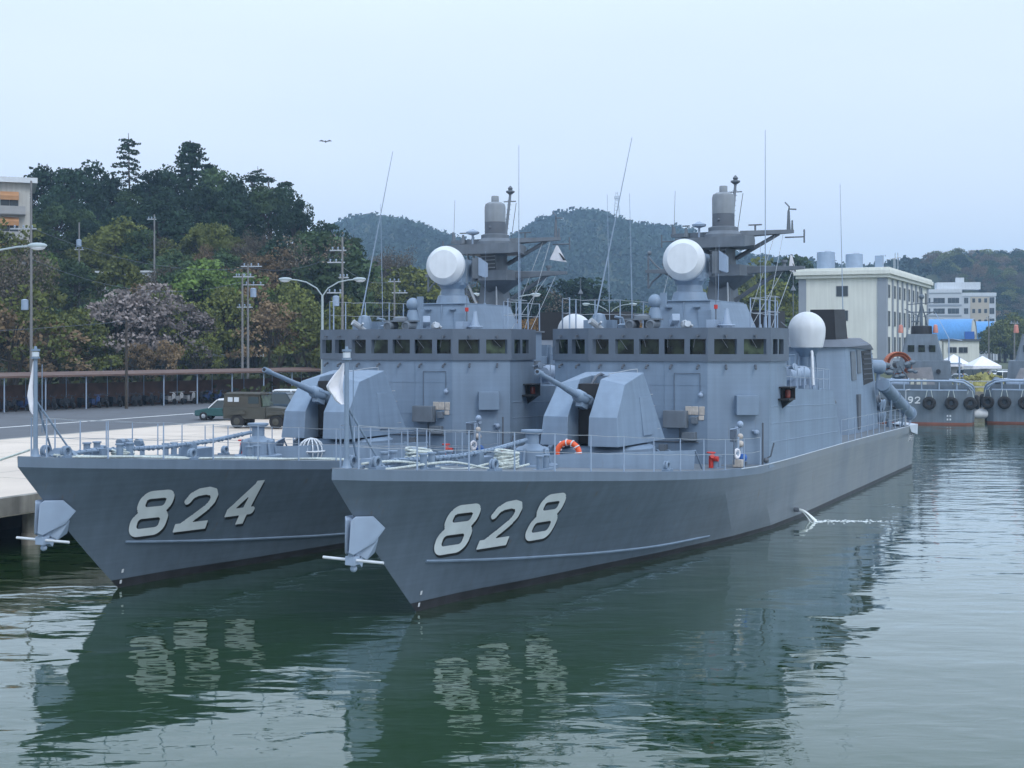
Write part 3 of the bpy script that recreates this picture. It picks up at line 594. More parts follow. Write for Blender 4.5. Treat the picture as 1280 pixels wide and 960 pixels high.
    m_ = MB(); m_.tube((-26.2,0,10.9),(-26.9,0,13.45),.075,.06,8); m_.lathe([(.03,0),(.2,.12),(.2,.18),(.08,.22),(.12,.3),(.02,.42)], (-26.9,0,13.4), n=12); m_.tube((-26.85,-.3,13.1),(-26.85,.3,13.1),.025); m_.tube((-26.6,.15,11.2),(-26.6,.42,13.0),.015,n=5)
    for k in range(9): m_.tube((-26.35-.06*k,-.1,11.4+.22*k),(-26.35-.06*k,.1,11.4+.22*k),.015,n=4)
    B(m_, 'topmast', m_mast, mast)
    m_ = MB()                             # lower yard with its sponsons
    m_.hull([(-24.0,-.3,9.4),(-24.0,1.05,9.4),(-24.0,1.05,9.85),(-24.0,-.3,9.85),(-25.6,1.2,9.45),(-25.6,1.2,9.85),(-25.6,-.6,9.85),(-25.6,-.6,9.45),(-24.5,0,8.9),(-25.2,.4,8.8)])
    m_.hull([(-24.0,-.5,9.4),(-24.0,-1.05,9.4),(-24.0,-1.05,9.85),(-24.0,-.5,9.85),(-25.6,-1.2,9.45),(-25.6,-1.2,9.85),(-25.6,-.6,9.85),(-25.6,-.6,9.45)])
    for s in (1, -1):
        m_.hull([(-24.8,s*1.0,9.5),(-24.8,s*1.0,9.8),(-25.4,s*1.0,9.8),(-25.4,s*1.0,9.5),(-25.0,s*1.7,9.68),(-25.0,s*1.7,9.82),(-25.3,s*1.7,9.82),(-25.3,s*1.7,9.68),(-25.1,s*3.4,9.66),(-25.1,s*3.4,9.78),(-25.25,s*3.4,9.78),(-25.25,s*3.4,9.66)])
        m_.tube((-25.2,s*.35,8.35),(-25.2,s*2.6,9.7),.1,.08); m_.tube((-25.2,s*2.55,9.7),(-25.2,s*2.55,9.95),.08); m_.tube((-25.2,s*2.55,9.95),(-25.2,s*2.55,10.05),.14)
    m_.tube((-25.2,-3.3,9.0),(-25.2,-3.3,10.4),.045); m_.path([(-25.2,-3.3,10.35),(-25.2,-3.0,10.0),(-25.2,-2.7,9.75)],.04); m_.path([(-25.2,-3.3,9.0),(-25.2,-3.1,9.3),(-25.2,-2.7,9.6)],.04); m_.ball((-25.2,-3.25,10.5),.1,8,6)
    B(m_, 'lower_yard', m_mast, mast)
    m_ = MB()                             # conduit, brackets, insulators on the mast face
    for k in range(4): m_.tube((-24.4,-.35,9.95+.17*k),(-24.38,.35,9.97+.17*k),.03,n=6)
    m_.path([(-24.5,-.75,10.6),(-24.4,-.6,10.1),(-24.5,-.5,9.7)],.05); m_.path([(-24.6,-1.1,10.6),(-24.4,-.85,10.2),(-24.6,-.8,9.85)],.04); m_.bx(-24.3,-24.6,-1.2,-.85,9.85,10.35)
    m_.path([(-24.3,.45,9.4),(-24.25,.5,8.2),(-24.3,.3,7.2)],.035); m_.tube((-24.3,-.5,8.4),(-24.3,-.9,9.3),.06)
    B(m_, 'mast_conduit', m_steel, mast)
    # halyards
    m_ = MB()
    for y0, z0, x1, y1 in ((2.3,11.15,-22.8,2.4),(1.95,11.15,-23.3,1.5),(2.9,9.65,-23.0,2.6),(2.5,9.6,-22.5,1.9),(-2.3,11.1,-23,-2.2),(-2.0,11.1,-23.4,-1.6)):
        m_.tube((-26.0 if z0 > 10 else -25.2,y0,z0),(x1,y1,7.2),.012,n=4)
    B(m_, 'halyard', m_steel, mast)
    # whips
    def whip(p0, p1, r=.025, base=.45):
        m_ = MB(); d_ = (Vector(p1)-Vector(p0)); q = Vector(p0)+d_.normalized()*base
        m_.tube(p0, q, .07, .05, 8); m_.tube(q, p1, r, r*.35, 6); B(m_, 'whip_antenna', m_lite)
    whip((-18.1,-2.86,7.2),(-18.1,-1.3,14.3),.03); whip((-20.8,3.0,7.2),(-20.8,3.0,14.66),.026); whip((-38.6,2.0,6.8),(-38.5,1.85,14.6),.028)
    whip((-21.2,-3.4,5.2),(-21.2,-3.55,12.6),.02); whip((-22.6,2.3,7.2),(-22.6,2.3,10.6),.014,.2); whip((-23.2,.4,8.2),(-23.2,.45,10.6),.014,.2)
    # ---- guard rails
    def rail(pts, h=.95, gap=1.55, wires=(1., .52), r=.016, name='guard_rail', ends=True):
        V_ = [Vector(p) for p in pts]; L_ = [0]
        for i in range(1, len(V_)): L_.append(L_[-1]+(V_[i]-V_[i-1]).length)
        def at(s_):
            for i in range(1, len(V_)):
                if s_ <= L_[i]+1e-6: return V_[i-1].lerp(V_[i], (s_-L_[i-1])/max(L_[i]-L_[i-1], 1e-6))
            return V_[-1].copy()
        m_ = MB(); n = max(1, round(L_[-1]/gap)); up = Vector((0,0,1))
        for wv in wires: m_.path([at(L_[-1]*k/(2*n))+up*(h*wv-(.02 if k % 2 else 0)) for k in range(2*n+1)], r*.55, 4)
        ro = B(m_, name, m_steel)
        for k in range(n+1):
            p = at(L_[-1]*k/n); m_ = MB(); m_.tube(p, p+up*h, r*1.5, r*1.1, 6); B(m_, 'stanchion', m_lite, ro)
        return ro
    for s in (1, -1):
        rail([(x, s*(YD(3.73-x)-.08), ZD(x)) for x in np.linspace(3.0, -16.6, 24)], 1.0, 1.62)
        rail([(x, s*3.98, ZD(x)) for x in (-29.2,-38,-45.5)], 1.0, 1.35)
        rail([(-19.8,s*3.95,5.02),(-27.0,s*3.95,4.75)], .85, 1.1)
        rail([(-17.6,s*3.9,7.2),(-19.7,s*3.9,7.2),(-19.8,s*2.6,7.2),(-24,s*2.6,7.2)], 1.15, 1.2, r=.02)
        rail([(-33.1,s*2.3,4.6),(-28.6,s*2.3,4.6)], .85, 1.1)
    rail([(-16.9,-3.3,7.2),(-17.6,-3.9,7.2)], 1.15, 1.2, r=.02)
    rail([(-46.4,3.9,2.27),(-46.4,-3.9,2.27)], 1.0, 1.5)
    # ---- bow flagstaff
    m_ = MB(); m_.tube((3.12,0,3.8),(3.12,0,6.25),.06,.05,10); m_.tube((3.12,0,6.25),(3.12,0,6.29),.11,n=12); m_.tube((3.0,.1,4.4),(3.0,.1,6.1),.012,n=4); m_.tube((3.12,0,6.44),(3.12,0,6.49),.11,n=12); m_.tube((3.12,0,6.49),(3.12,0,6.56),.04,.03)
    m_.tube((2.1,.35,3.72),(3.1,.0,5.2),.025); m_.tube((2.1,-.35,3.72),(3.1,.0,5.2),.025)
    m_.lathe([(.13,3.8),(.09,3.86),(.07,4.0)],(3.12,0,0),n=12)
    fs = B(m_, 'flagstaff', m_ship); m_ = MB(); m_.tube((3.12,0,6.3),(3.12,0,6.42),.09,n=12); B(m_, 'anchor_light', m_lens, fs)
    # ---- foredeck gear
    m_ = MB(); m_.lathe([(.5,3.0),(.5,3.55),(.42,3.62),(.26,3.66),(.2,3.72),(.2,3.98),(.33,4.06),(.33,4.12),(.1,4.13)], (-6.7,0,0), n=22); m_.lathe([(.75,2.98),(.75,3.12),(.5,3.14)], (-6.7,0,0), n=22)
    for a in range(5): m_.tube((-6.7+.6*math.cos(a*1.25),.6*math.sin(a*1.25),3.1),(-6.7+.5*math.cos(a*1.25),.5*math.sin(a*1.25),3.6),.04)
    B(m_, 'capstan', m_ship)
    m_ = MB(); m_.path([(2.6,0,3.75),(1.2,.05,3.8),(-2,.1,3.7),(-4,.05,3.72),(-6.3,0,3.85)],.06,8)
    zc = pch([2.6,1.2,-2,-4,-6.3],[3.75,3.8,3.7,3.72,3.85]); yc_ = pch([2.6,1.2,-2,-4,-6.3],[0,.05,.1,.05,0])
    for k in range(40): x = 2.4-.21*k; m_.torus((x,yc_(x),zc(x)),.055,.03,(1,0,.3*(-1)**k),8,4)
    m_.bx(.9,.7,-.2,.2,3.5,3.85); m_.bx(-3.0,-3.25,-.2,.2,3.2,3.7); m_.hull([(2.5,-.3,3.7),(2.5,.3,3.7),(1.8,-.3,3.7),(1.8,.3,3.7),(2.3,-.15,3.95),(2.3,.15,3.95),(1.9,0,3.95)])
    B(m_, 'anchor_chain', m_ship)
    def fairlead(x, s, y=None):
        y = s*(YD(3.73-x)-.22) if y is None else y; z = ZD(x)
        m_ = MB(); m_.torus((x,y,z+.17),.12,.04,(0,1,0),16,8); m_.torus((x,y-s*.08,z+.17),.12,.035,(0,1,0),16,8); m_.bx(x-.2,x+.2,y-.12,y+.1,z-.02,z+.08); B(m_, 'fairlead', m_ship)
    def bitts(x, y):
        z = ZD(x); m_ = MB()
        for q in (-.2,.2): m_.tube((x+q,y,z),(x+q,y,z+.38),.09,n=12); m_.tube((x+q,y,z+.38),(x+q,y,z+.42),.12,n=12)
        m_.bx(x-.4,x+.4,y-.14,y+.14,z,z+.05); B(m_, 'bollard', m_ship)
    for s in (1, -1):
        for x in (2.4, -1.2, -9.4): fairlead(x, s)
        bitts(.4, s*.55); bitts(-4.2, s*1.5); bitts(-14.2, s*3.2); bitts(-44, s*3.2)
    m_ = MB()                              # vents, hatch, valves
    m_.bx(-3.9,-4.7,-.95,-.25,3.1,3.5); B(m_, 'deck_hatch', m_ship)
    for x, y in ((-1.0,-.6),(-1.5,-.75),(-2.4,-1.1),(-15.2,1.2),(-15.4,.7)):
        m_ = MB(); z = ZD(x); m_.path([(x,y,z),(x,y,z+.35),(x+.08,y,z+.45),(x+.22,y,z+.42)],[.07,.07,.1,.13],8); B(m_, 'vent', m_ship)
    m_ = MB(); m_.path([(-15.7,-1.9,3.1),(-15.7,-1.9,3.6),(-15.7,-2.2,3.65)],.05); B(m_, 'standpipe', m_red)
    for x, y, z in ((-13.9,3.1,2.75),(-8.6,-1.9,3.1),(-9.0,-1.2,3.1)):
        m_ = MB(); m_.path([(x,y,z-.2),(x,y,z+.15),(x+.15,y+.1,z+.2)],.08,8); m_.torus((x,y,z+.3),.13,.025,(0,0,1),12,6); m_.tube((x,y,z+.1),(x,y+.25,z+.1),.07,.09,8); B(m_, 'hydrant', m_red)
    # ladder frame with pumps by the port corner of the superstructure
    m_ = MB(); x = -15.6
    for q in (0,.55): m_.path([(x+q*.6,3.5,2.5),(x-.1+q*.3,3.5,3.75)],.03)
    for k in range(4): m_.tube((x+.02,3.5,2.7+.28*k),(x+.3-.03*k,3.5,2.7+.28*k),.02)
    m_.tube((x-.2,3.5,3.78),(x+.9,3.5,3.78),.02); m_.ball((x-.1,3.55,3.9),.12,8,6); m_.tube((x+.1,3.6,2.5),(x+.1,3.6,3.3),.1,n=10); m_.tube((x+.4,3.6,2.5),(x+.4,3.6,3.5),.07,n=10)
    fr_ = B(m_, 'pump_frame', m_lite); m_ = MB(); m_.lathe([(.04,-.14),(.15,-.1),(.15,.1),(.04,.14)],(x+.1,3.68,2.78),(1,0,0),12); B(m_, 'blue_pump', m_blue, fr_)
    m_ = MB(); m_.ball((x+.15,3.62,3.25),.15,10,8,(1,1,.8)); m_.ball((x+.05,3.6,3.5),.1,10,8); m_.bx(x+.3,x+.62,3.5,3.8,2.5,2.75); B(m_, 'covered_pump', m_paper, fr_, bevel=.02)
    m_ = MB(); m_.torus((x+.5,3.62,2.95),.14,.045,(.3,1,0),16,7); m_.torus((x+.5,3.58,2.95),.09,.04,(.3,1,0),14,7); B(m_, 'hose_reel', m_cloth, fr_)
    m_ = MB(); m_.bx(x-.3,x-.1,3.5,3.75,2.5,2.62); m_.tube((x-.2,3.6,2.6),(x-.2,3.6,2.8),.08,.04,8); m_.path([(x+.3,3.55,3.3),(x+.5,3.6,3.6),(x+.75,3.6,3.5),(x+.8,3.6,2.6)],.03); m_.bx(x+.55,x+.75,3.45,3.65,3.35,3.75); B(m_, 'valve_gear', m_band, fr_)
    m_ = MB(); m_.tube((-16.9,4.0,2.45),(-16.9,4.0,3.9),.035); m_.path([(-16.95,4.0,2.6),(-17.0,4.25,2.75),(-17.05,4.35,3.2)],.03); m_.ball((-16.95,4.1,2.6),.1,8,6); B(m_, 'davit', m_dark)
    # ---- funnel, intake, exhaust
    m_ = MB()
    for s_ in (1,):
        m_.hull([(-33.9,1.5,2.3),(-35.2,3.0,2.3),(-42.2,3.0,2.3),(-42.2,-3.0,2.3),(-35.2,-3.0,2.3),(-33.9,-1.5,2.3),
                 (-34.0,1.4,6.55),(-35.3,2.8,6.6),(-40.4,2.8,6.75),(-41.3,2.8,6.5),(-41.9,2.8,5.8),(-42.1,2.8,5.0),(-34.0,-1.4,6.55),(-35.3,-2.8,6.6),(-40.4,-2.8,6.75),(-41.3,-2.8,6.5),(-41.9,-2.8,5.8),(-42.1,-2.8,5.0)])
    fun = B(m_, 'funnel', m_ship, ang=25)
    m_ = MB(); m_.hull([(-33.7,1.5,6.5),(-35.2,2.95,6.5),(-40.5,2.95,6.62),(-41.5,2.9,6.35),(-33.7,-1.5,6.5),(-35.2,-2.95,6.5),(-40.5,-2.95,6.62),(-41.5,-2.9,6.35),(-34.2,1.2,6.75),(-35.4,2.5,6.85),(-40.2,2.5,6.95),(-34.2,-1.2,6.75),(-35.4,-2.5,6.85),(-40.2,-2.5,6.95)])
    B(m_, 'funnel_cap', m_dark, fun)
    m_ = MB(); m_.hull([(-35.8,.9,6.8),(-35.8,2.25,6.8),(-38.4,2.25,6.8),(-38.4,.9,6.8),(-35.9,1.0,8.3),(-35.9,2.15,8.3),(-38.2,2.15,8.35),(-38.2,1.0,8.35)]); B(m_, 'exhaust_stack', m_black, fun)
    m_ = MB(); m_.bx(-35.8,-38.4,-2.25,-.9,6.8,8.3); B(m_, 'exhaust_stack', m_black, fun)
    for s in (1, -1):
        m_ = MB(); m_.hull([(-39.0,s*2.9,4.6),(-41.4,s*2.9,4.75),(-38.8,s*2.84,6.3),(-41.0,s*2.84,6.35),(-39,s*2.75,4.6),(-41.2,s*2.75,4.7),(-38.8,s*2.7,6.3),(-41,s*2.7,6.3)]); io = B(m_, 'air_intake', m_black, fun)
        m_ = MB()
        for k in range(6): m_.box((-40.1,s*2.89,4.9+.25*k),(2.2,.06,.04))
        B(m_, 'intake_louvre', m_dark, io)
        m_ = MB(); m_.hull([(-36.3,s*2.93,4.9),(-37.3,s*2.93,4.9),(-36.3,s*2.86,6.3),(-37.3,s*2.86,6.3),(-36.3,s*2.8,4.9),(-37.3,s*2.8,6.3)]); m_.hull([(-37.7,s*2.91,5.2),(-38.5,s*2.91,5.2),(-37.7,s*2.86,6.35),(-38.5,s*2.86,6.35),(-37.7,s*2.8,5.2),(-38.5,s*2.8,6.3)]); B(m_, 'side_grille', m_mast, fun)
        m_ = MB(); m_.bx(-37.2,-37.8,s*2.9,s*3.03,2.5,4.2); B(m_, 'funnel_door', m_dark, fun)
    m_ = MB(); m_.tube((-35,.4,6.8),(-35,.4,7.4),.08); m_.path([(-35,-.2,7.7),(-35,.1,7.45),(-35,.4,7.4),(-35,.7,7.45),(-35,1.0,7.75)],.025); m_.tube((-35,.4,7.4),(-35,.4,10.0),.03,.015); m_.lathe([(.14,9.2),(.02,9.45)],(-35,.4,0),n=8)
    B(m_, 'direction_finder', m_mast)
    m_ = MB(); m_.tube((-39.4,1.9,6.9),(-39.4,1.9,7.0),.13,n=10,mi=1); m_.tube((-39.4,1.9,6.8),(-39.4,1.9,6.9),.2,n=10); B(m_, 'red_warning_light', [m_dark, m_red])
    m_ = MB(); m_.tube((-30.2,3.1,2.4),(-30.2,3.1,4.0),.05); m_.bx(-30.0,-30.5,2.9,3.4,3.8,4.25); m_.ball((-30.1,3.45,4.1),.12,8,6); B(m_, 'side_deck_gear', m_mast)
    # ---- missile canisters, crossed athwart the quarterdeck
    for k, (x, s) in enumerate(((-42.9,1),(-43.8,1),(-44.9,-1),(-45.7,-1))):
        for lay in (0, 1):
            a = Vector((x, -2.6*s, 2.7+.66*lay)); b_ = Vector((x-.2, 2.6*s, 3.75+.66*lay))
            m_ = MB(); m_.tube(a, b_, .26, n=18)
            for q in (0,.35,.7,1): p = a.lerp(b_, q); dn = (b_-a).normalized(); m_.tube(p-dn*.05, p+dn*.05, .30, n=18)
            tb = B(m_, 'missile_canister', m_ship)
            dn = (b_-a).normalized(); m_ = MB(); m_.lathe([(.25,0),(.2,.1),(.05,.13)], b_+dn*.05, dn, 16); B(m_, 'canister_cap', m_dark, tb)
    for x in (-43.35,-45.3):
        m_ = MB()
        for y in (-2,0,2):
            m_.bx(x-.75,x+.75,y-.08,y+.08,2.3,2.5); m_.tube((x-.6,y,2.3),(x-.6,y+.1,3.6),.05); m_.tube((x+.6,y,2.3),(x+.6,y+.1,3.6),.05)
        B(m_, 'launcher_cradle', m_mast)
    # the port tube that slopes down towards the stern
    a = Vector((-40.8,3.5,4.6)); b_ = Vector((-45.3,4.0,2.95))
    m_ = MB(); m_.tube(a, b_, .33, n=20)
    dn = (b_-a).normalized()
    for q in (.05,.4,.75,.98): p = a.lerp(b_, q); m_.tube(p-dn*.05, p+dn*.05, .37, n=20)
    m_.tube(a.lerp(b_,.3)-Vector((0,0,.3)), (-42.3,3.6,2.35), .06); m_.tube(a.lerp(b_,.8)-Vector((0,0,.3)), (-44.3,3.8,2.3), .06)
    tb = B(m_, 'deck_tube', m_ship); m_ = MB(); m_.lathe([(.40,0),(.40,.05),(.3,.06)], b_, dn, 20); B(m_, 'tube_flange', m_lite, tb)
    m_ = MB(); m_.lathe([(.3,-.7),(.36,-.1),(.38,0),(.34,.1),(.15,.22)], (-42.3,3.1,5.45), (-.6,.6,-.1), 20); m_.tube((-42.2,2.9,4.0),(-42.3,3.0,5.4),.1); B(m_, 'decoy_launcher', m_ship)
    # stern ensign staff frame
    m_ = MB(); m_.path([(-44.6,3.95,2.3),(-44.6,3.95,4.2),(-45.8,3.95,4.2)],.035); B(m_, 'stern_frame', m_steel)
    tag(root, *number)
    return root

m_navred = M('port_light_red', (.16,.03,.02), .4)
m_white2 = M('weathered_white_paint', (.42,.47,.52), .5, .08, 2)
M_RAD = M('radome_grey', (.2, .225, .25), .55, .08, 3, streak=.1)
def axis_rot(th): return math.atan2(-math.cos(th), -math.sin(th))
TH1, TH2 = .457, .405
S1 = Vector((-2.366, 33.445, 0)); S2 = Vector((-10.677, 36.693, 0))
shipA = make_ship('828', (-.02, -1.5, -3.2), ('grey naval missile boat numbered 828, nearest the camera and in front of the other', 'missile boat', 'missile boats moored side by side'))
shipA.location = S1; shipA.rotation_euler = (0, 0, axis_rot(TH1))
random.seed(11)
shipB = make_ship('824', (.12, -1.28, -2.92), ('grey naval missile boat numbered 824, moored against the quay behind the other', 'missile boat', 'missile boats moored side by side'))
shipB.location = S2; shipB.rotation_euler = (0, 0, axis_rot(TH2))
def SP(i, p):
    S, th = ((S1, TH1), (S2, TH2))[i]
    f = Vector((-math.sin(th), -math.cos(th), 0)); q = Vector((math.cos(th), -math.sin(th), 0))
    return S+f*p[0]+q*p[1]+Vector((0, 0, p[2]))
# ---- loose things on the ships
def on_ship(i, mb, name, mat, label, cat, group=None, base=(0,0,0), **k):
    o = mb.build(name, mat, None, **k); o.location = SP(i, base); o.rotation_euler = (0, 0, axis_rot((TH1, TH2)[i]))
    return tag(o, label, cat, group)
def flag(w_, h_, droop, n=14, m=10, seed=0):
    rn = random.Random(seed); V_ = []; F_ = []
    for j in range(m+1):
        for i in range(n+1):
            a = i/n; b = j/m
            x = a*w_*(1-droop*.55)*(.25+.75*b if droop > .5 else 1); z = -b*h_-a*h_*droop*.9
            V_.append((.03*math.sin(7*a+3*b+seed), -x, z)) if False else V_.append((-.1*a+.05*math.sin(9*a+4*b), -x+.05*math.sin(6*b), z))
    for j in range(m):
        for i in range(n): F_.append((j*(n+1)+i, j*(n+1)+i+1, (j+1)*(n+1)+i+1, (j+1)*(n+1)+i))
    mb = MB(); mb.add(V_, F_); return mb
for i, lab in ((0, 'white jack hanging limp from the bow staff of the boat numbered 828'), (1, 'white jack hanging limp from the bow staff of the boat numbered 824')):
    mb = MB(); V_ = []; F_ = []
    prof = [(0,.0,.05),(.12,-.03,.12),(.25,-.02,.26),(.4,-.0,.4),(.52,.02,.5),(.6,.03,.48),(.72,.0,.36),(.84,.0,.28),(.92,0,.12)] if i == 0 else [(0,0,.02),(.3,0,.08),(.6,.0,.17),(.85,.0,.24),(1.0,0,.2),(1.2,0,.15),(1.3,0,.05)]
    for h_, o_, wd in prof:
        for q in range(9): a = q/8; V_.append((.07*math.sin(a*8+h_*3)*wd*2, -a*wd-.06, -h_*1.02))
    for j in range(len(prof)-1):
        for q in range(8): F_.append((j*9+q, j*9+q+1, (j+1)*9+q+1, (j+1)*9+q))
    mb.add(V_, F_)
    o = on_ship(i, mb, 'jack_flag', m_cloth, lab, 'flag', 'bow jacks', (3.12,0,6.18), fix=False)
for i, p, lab in ((1, (-26.3,2.55,11.0), 'black and white signal flag on the yard halyard of the boat numbered 824'), (0, (-26.3,2.6,10.3), 'black and white signal flag on the yard halyard of the boat numbered 828')):
    mb = MB(); wd = .62 if i else .25
    mb.add([(0,0,0),(0,-.08,0),(-.05,wd*.65,-.75),(0,-.45*wd*1.4,-.62)], [(0,1,3,2)])
    mb.add([(.01,.05*wd,-.32),(.01,.2*wd,-.36),(.01,.66*wd,-.68),(.01,.4*wd,-.66)], [(0,1,2,3)], 1)
    on_ship(i, mb, 'signal_flag', [m_cloth, m_black], lab, 'flag', 'signal flags', p, fix=False)
def coil(seed=0, w_=.75, d_=.45, n=9):
    rn = random.Random(seed); mb = MB()
    for k in range(n):
        h_ = .05+.045*k; a = rn.uniform(-.12,.12)
        mb.path([((w_/2+rn.uniform(-.04,.04))*math.cos(t)*(1+.1*math.sin(3*t)), (d_/2+rn.uniform(-.03,.03))*math.sin(t), h_+.05*math.sin(t+k)+a*.2) for t in np.linspace(0, 2*math.pi, 18, endpoint=False)], .032, 6, closed=True)
    return mb
for i, x, y, lab in ((0,-.9,-.45,'pale rope coil on the foredeck of 828, the one nearer the bow staff'),(0,-3.6,.7,'pale rope coil on the foredeck of 828, just ahead of the capstan'),(1,.2,.3,'small heap of pale rope behind the bow staff of 824')):
    on_ship(i, coil(int(10*x), .85 if i == 0 else .5, .55, 10 if i == 0 else 4), 'rope_coil', m_rope, lab, 'rope coil', 'rope coils on the foredecks', (x, y, ZD(x)+.03))
mb = MB(); mb.torus((0,0,0), .34, .085, (1,.25,0), 28, 10)
for k in range(4):
    pass
o = on_ship(0, mb, 'life_ring', m_orange, 'orange life ring standing against the breakwater of 828', 'life ring', None, (-8.6,.3,3.3))
mb = MB()
for k in range(6): a = k*math.pi/6+.1; p = Vector((0, .34*math.cos(a), .34*math.sin(a))); mb.torus(p, .1, .02, (0,-math.sin(a),math.cos(a)), 10, 5)
q = mb.build('ring_band', m_white, o)
for sx, lab in ((-7.6, 'white framed rope basket beside the gun of 824'),):
    mb = MB()
    for k in range(7): a = k*math.pi/7; mb.torus((0,0,0), .42, .022, (math.cos(a), math.sin(a), 0), 14, 5, R(0), R(360))
    mb.torus((0,0,.0), .44, .03, (0,0,1), 20, 6)
    on_ship(1, mb, 'cargo_net_frame', m_white, lab, 'net frame', None, (-8.9,.6,3.1))
for i, x, y, m_, lab in ((0,-1.7,-.9,m_blue,'blue bucket on the foredeck of 828 behind the rope coil'),(0,-5.0,-.9,m_cloth,'cream canvas bag on the foredeck of 828 near the capstan')):
    mb = MB(); mb.lathe([(.12,0),(.16,.28),(.15,.3)] if m_ is m_blue else [(.17,0),(.22,.12),(.15,.3),(.03,.36)], n=14); on_ship(i, mb, 'bucket' if m_ is m_blue else 'canvas_bag', m_, lab, 'bucket' if m_ is m_blue else 'bag', None, (x,y,ZD(x)+.02))
# mooring lines along the deck edge of 824 and ashore
for k, (y, z) in enumerate(((-.05,.06),(-.16,.05),(-.27,.07))):
    mb = MB(); mb.path([SP(1,(x, (YD(3.73-x)-.12)+y, ZD(x)+z+.015*math.sin(2*x+k))) for x in np.linspace(2.6,-11,30)], .028, 6)
    tag(mb.build('mooring_line', m_rope), ('white mooring line lying along the deck edge of 824, outermost','white mooring line lying along the deck edge of 824, middle of three','white mooring line lying along the deck edge of 824, innermost')[k], 'rope', 'mooring lines')
for k, y in enumerate((-.2,.15)):
    mb = MB(); mb.path([SP(0,(x, (.55+y)*min(1,(3.2-x)/3), ZD(x)+.1+.1*math.sin(x*1.1+2*k))) for x in np.linspace(2.6,-5,24)], .03, 6)
    tag(mb.build('mooring_line', m_rope), ('white rope run along the foredeck of 828, starboard side','white rope run along the foredeck of 828, port side')[k], 'rope', 'mooring lines')
mb = MB(); a = SP(1,(3.0,-.3,3.95)); b = Vector((-24,37,1.9)); mb.path([a.lerp(b,t)+Vector((0,0,-.5*4*t*(1-t))) for t in np.linspace(0,1,12)], .03, 6)
tag(mb.build('mooring_line', m_rope), 'grey bow line running from 824 down to the quay at the left edge', 'rope', 'mooring lines')
# fenders between the two hulls
for k, x in enumerate((-12, -24, -36)):
    p = (SP(0,(x,-4.3,.9))+SP(1,(x+1.5,4.3,.9)))/2; mb = MB(); mb.lathe([(.1,-.9),(.4,-.7),(.45,0),(.4,.7),(.1,.9)], (0,0,0), (math.sin(.43),math.cos(.43),0), 16)
    o = mb.build('fender', m_rubber); o.location = p; tag(o, 'black rubber fender floating between the two moored missile boats', 'fender', 'fenders between the missile boats')
# cooling water falling from the outlet of 828
mb = MB(); rn = random.Random(3)
for k in range(9):
    o0 = (rn.uniform(-.05,.05), rn.uniform(-.04,.04)); v = 1.2+rn.uniform(-.25,.3)
    mb.path([SP(0,(-21.3+o0[0]-.25*t, 4.12+v*t, .44+o0[1]-1.9*t*t-.1*t)) for t in np.linspace(0,.46+rn.uniform(-.06,.02),8)], [.006+.0045*q for q in range(8)], 5)
for k in range(260):
    a = rn.uniform(0,6.28); r = abs(rn.gauss(0,.22)); e_ = rn.random()**1.6; p = SP(0,(-21.4+r*math.cos(a)*1.3-e_*1.2, 4.75+r*math.sin(a)*(.5+e_)+e_*2.2, .006)); mb.ball(p, rn.uniform(.008,.028), 6, 4, (1.8,1.8,.35))
m_foam = M('foam', (.75,.8,.8), .4, .05)
tag(mb.build('cooling_water_jet', m_foam), 'white jet of cooling water splashing from the port side of 828', 'water jet', kind='stuff')
# ================================================================== SETTING
QA = R(24); QE = Vector((-15.8, 43.2, 0)); QU = Vector((math.sin(QA), math.cos(QA), 0)); QP = Vector((math.cos(QA), -math.sin(QA), 0))
GZ = 1.7
def Q(s, t, z=GZ): return QE+QU*s-QP*t+Vector((0, 0, z))
def landt(x, y): return -(Vector((x, y, 0))-QE).dot(QP)
def sst(a, b, x): t = min(max((x-a)/(b-a), 0), 1); return t*t*(3-2*t)
AX = pch([-120,-70,-36,-27,-20,-12,0,30,80],[20,20,20,16,9,5,3.5,1.5,1])
RIDGE = pch([-420,-250,-150,-130,-88,-70,-47,-24,0,24,47,59,77,95,118,142,171,201,236,272,307,420],
            [60,75,90,98,100.5,98,89,85,88,98,105,106.5,104,101.5,94,86.5,77,70,63,57,57,40])
def ground(x, y):
    z = GZ-.02
    z += AX(x)*sst(114, 190, y)
    z += 8*sst(190, 420, y)*sst(60, -20, x)
    # right-hand wooded hill, about 600 m off
    z += 38*sst(430, 640, y)*sst(120, 190, x)
    k = sst(560, 980, y)*(1-.35*sst(1050, 1500, y)); xr = x*1000/max(y, 600)
    hr = RIDGE(xr)-13-z
    z += max(hr, 0)*k*(1+.05*math.sin(x*.05+y*.02))+ (3.5*math.sin(x*.06+1)*math.sin(y*.021)+2*math.sin(x*.13+y*.05))*k
    return z
m_ground = M('grassy_ground', (.05, .06, .022), .95, .4, .25, bump=.3)
m_hillg = M('forest_floor', (.035, .048, .025), .95, .35, .02)
m_conc = M('concrete', (.54, .46, .38), .85, .1, .35, detail=8, bump=.1)
m_concw = M('old_concrete', (.2, .19, .165), .9, .3, .8, streak=.3, bump=.3)
m_asph = M('asphalt', (.085, .09, .098), .85, .12, .5, detail=8)
m_line = M('road_paint', (.6, .6, .58), .7, .15, 2)
m_pole = M('concrete_pole', (.17, .17, .17), .8, .12, 2)
m_bark = M('bark', (.05, .04, .03), .9, .3, 3)
m_lampm = M('lamp_post_grey', (.3, .36, .38), .5, .08, 2)
xs = sorted(set(list(np.linspace(-700, -160, 28))+list(np.linspace(-160, 120, 90))+list(np.linspace(120, 900, 60))))
ys = sorted(set(list(np.linspace(10, 240, 75))+list(np.linspace(240, 700, 50))+list(np.linspace(700, 1100, 34))+[1200,1350,1500,1800]))
def island(x, y): return landt(x, y) > 5 or (y > 145 and x > 10)
V_ = []; F_ = []; ok = {}
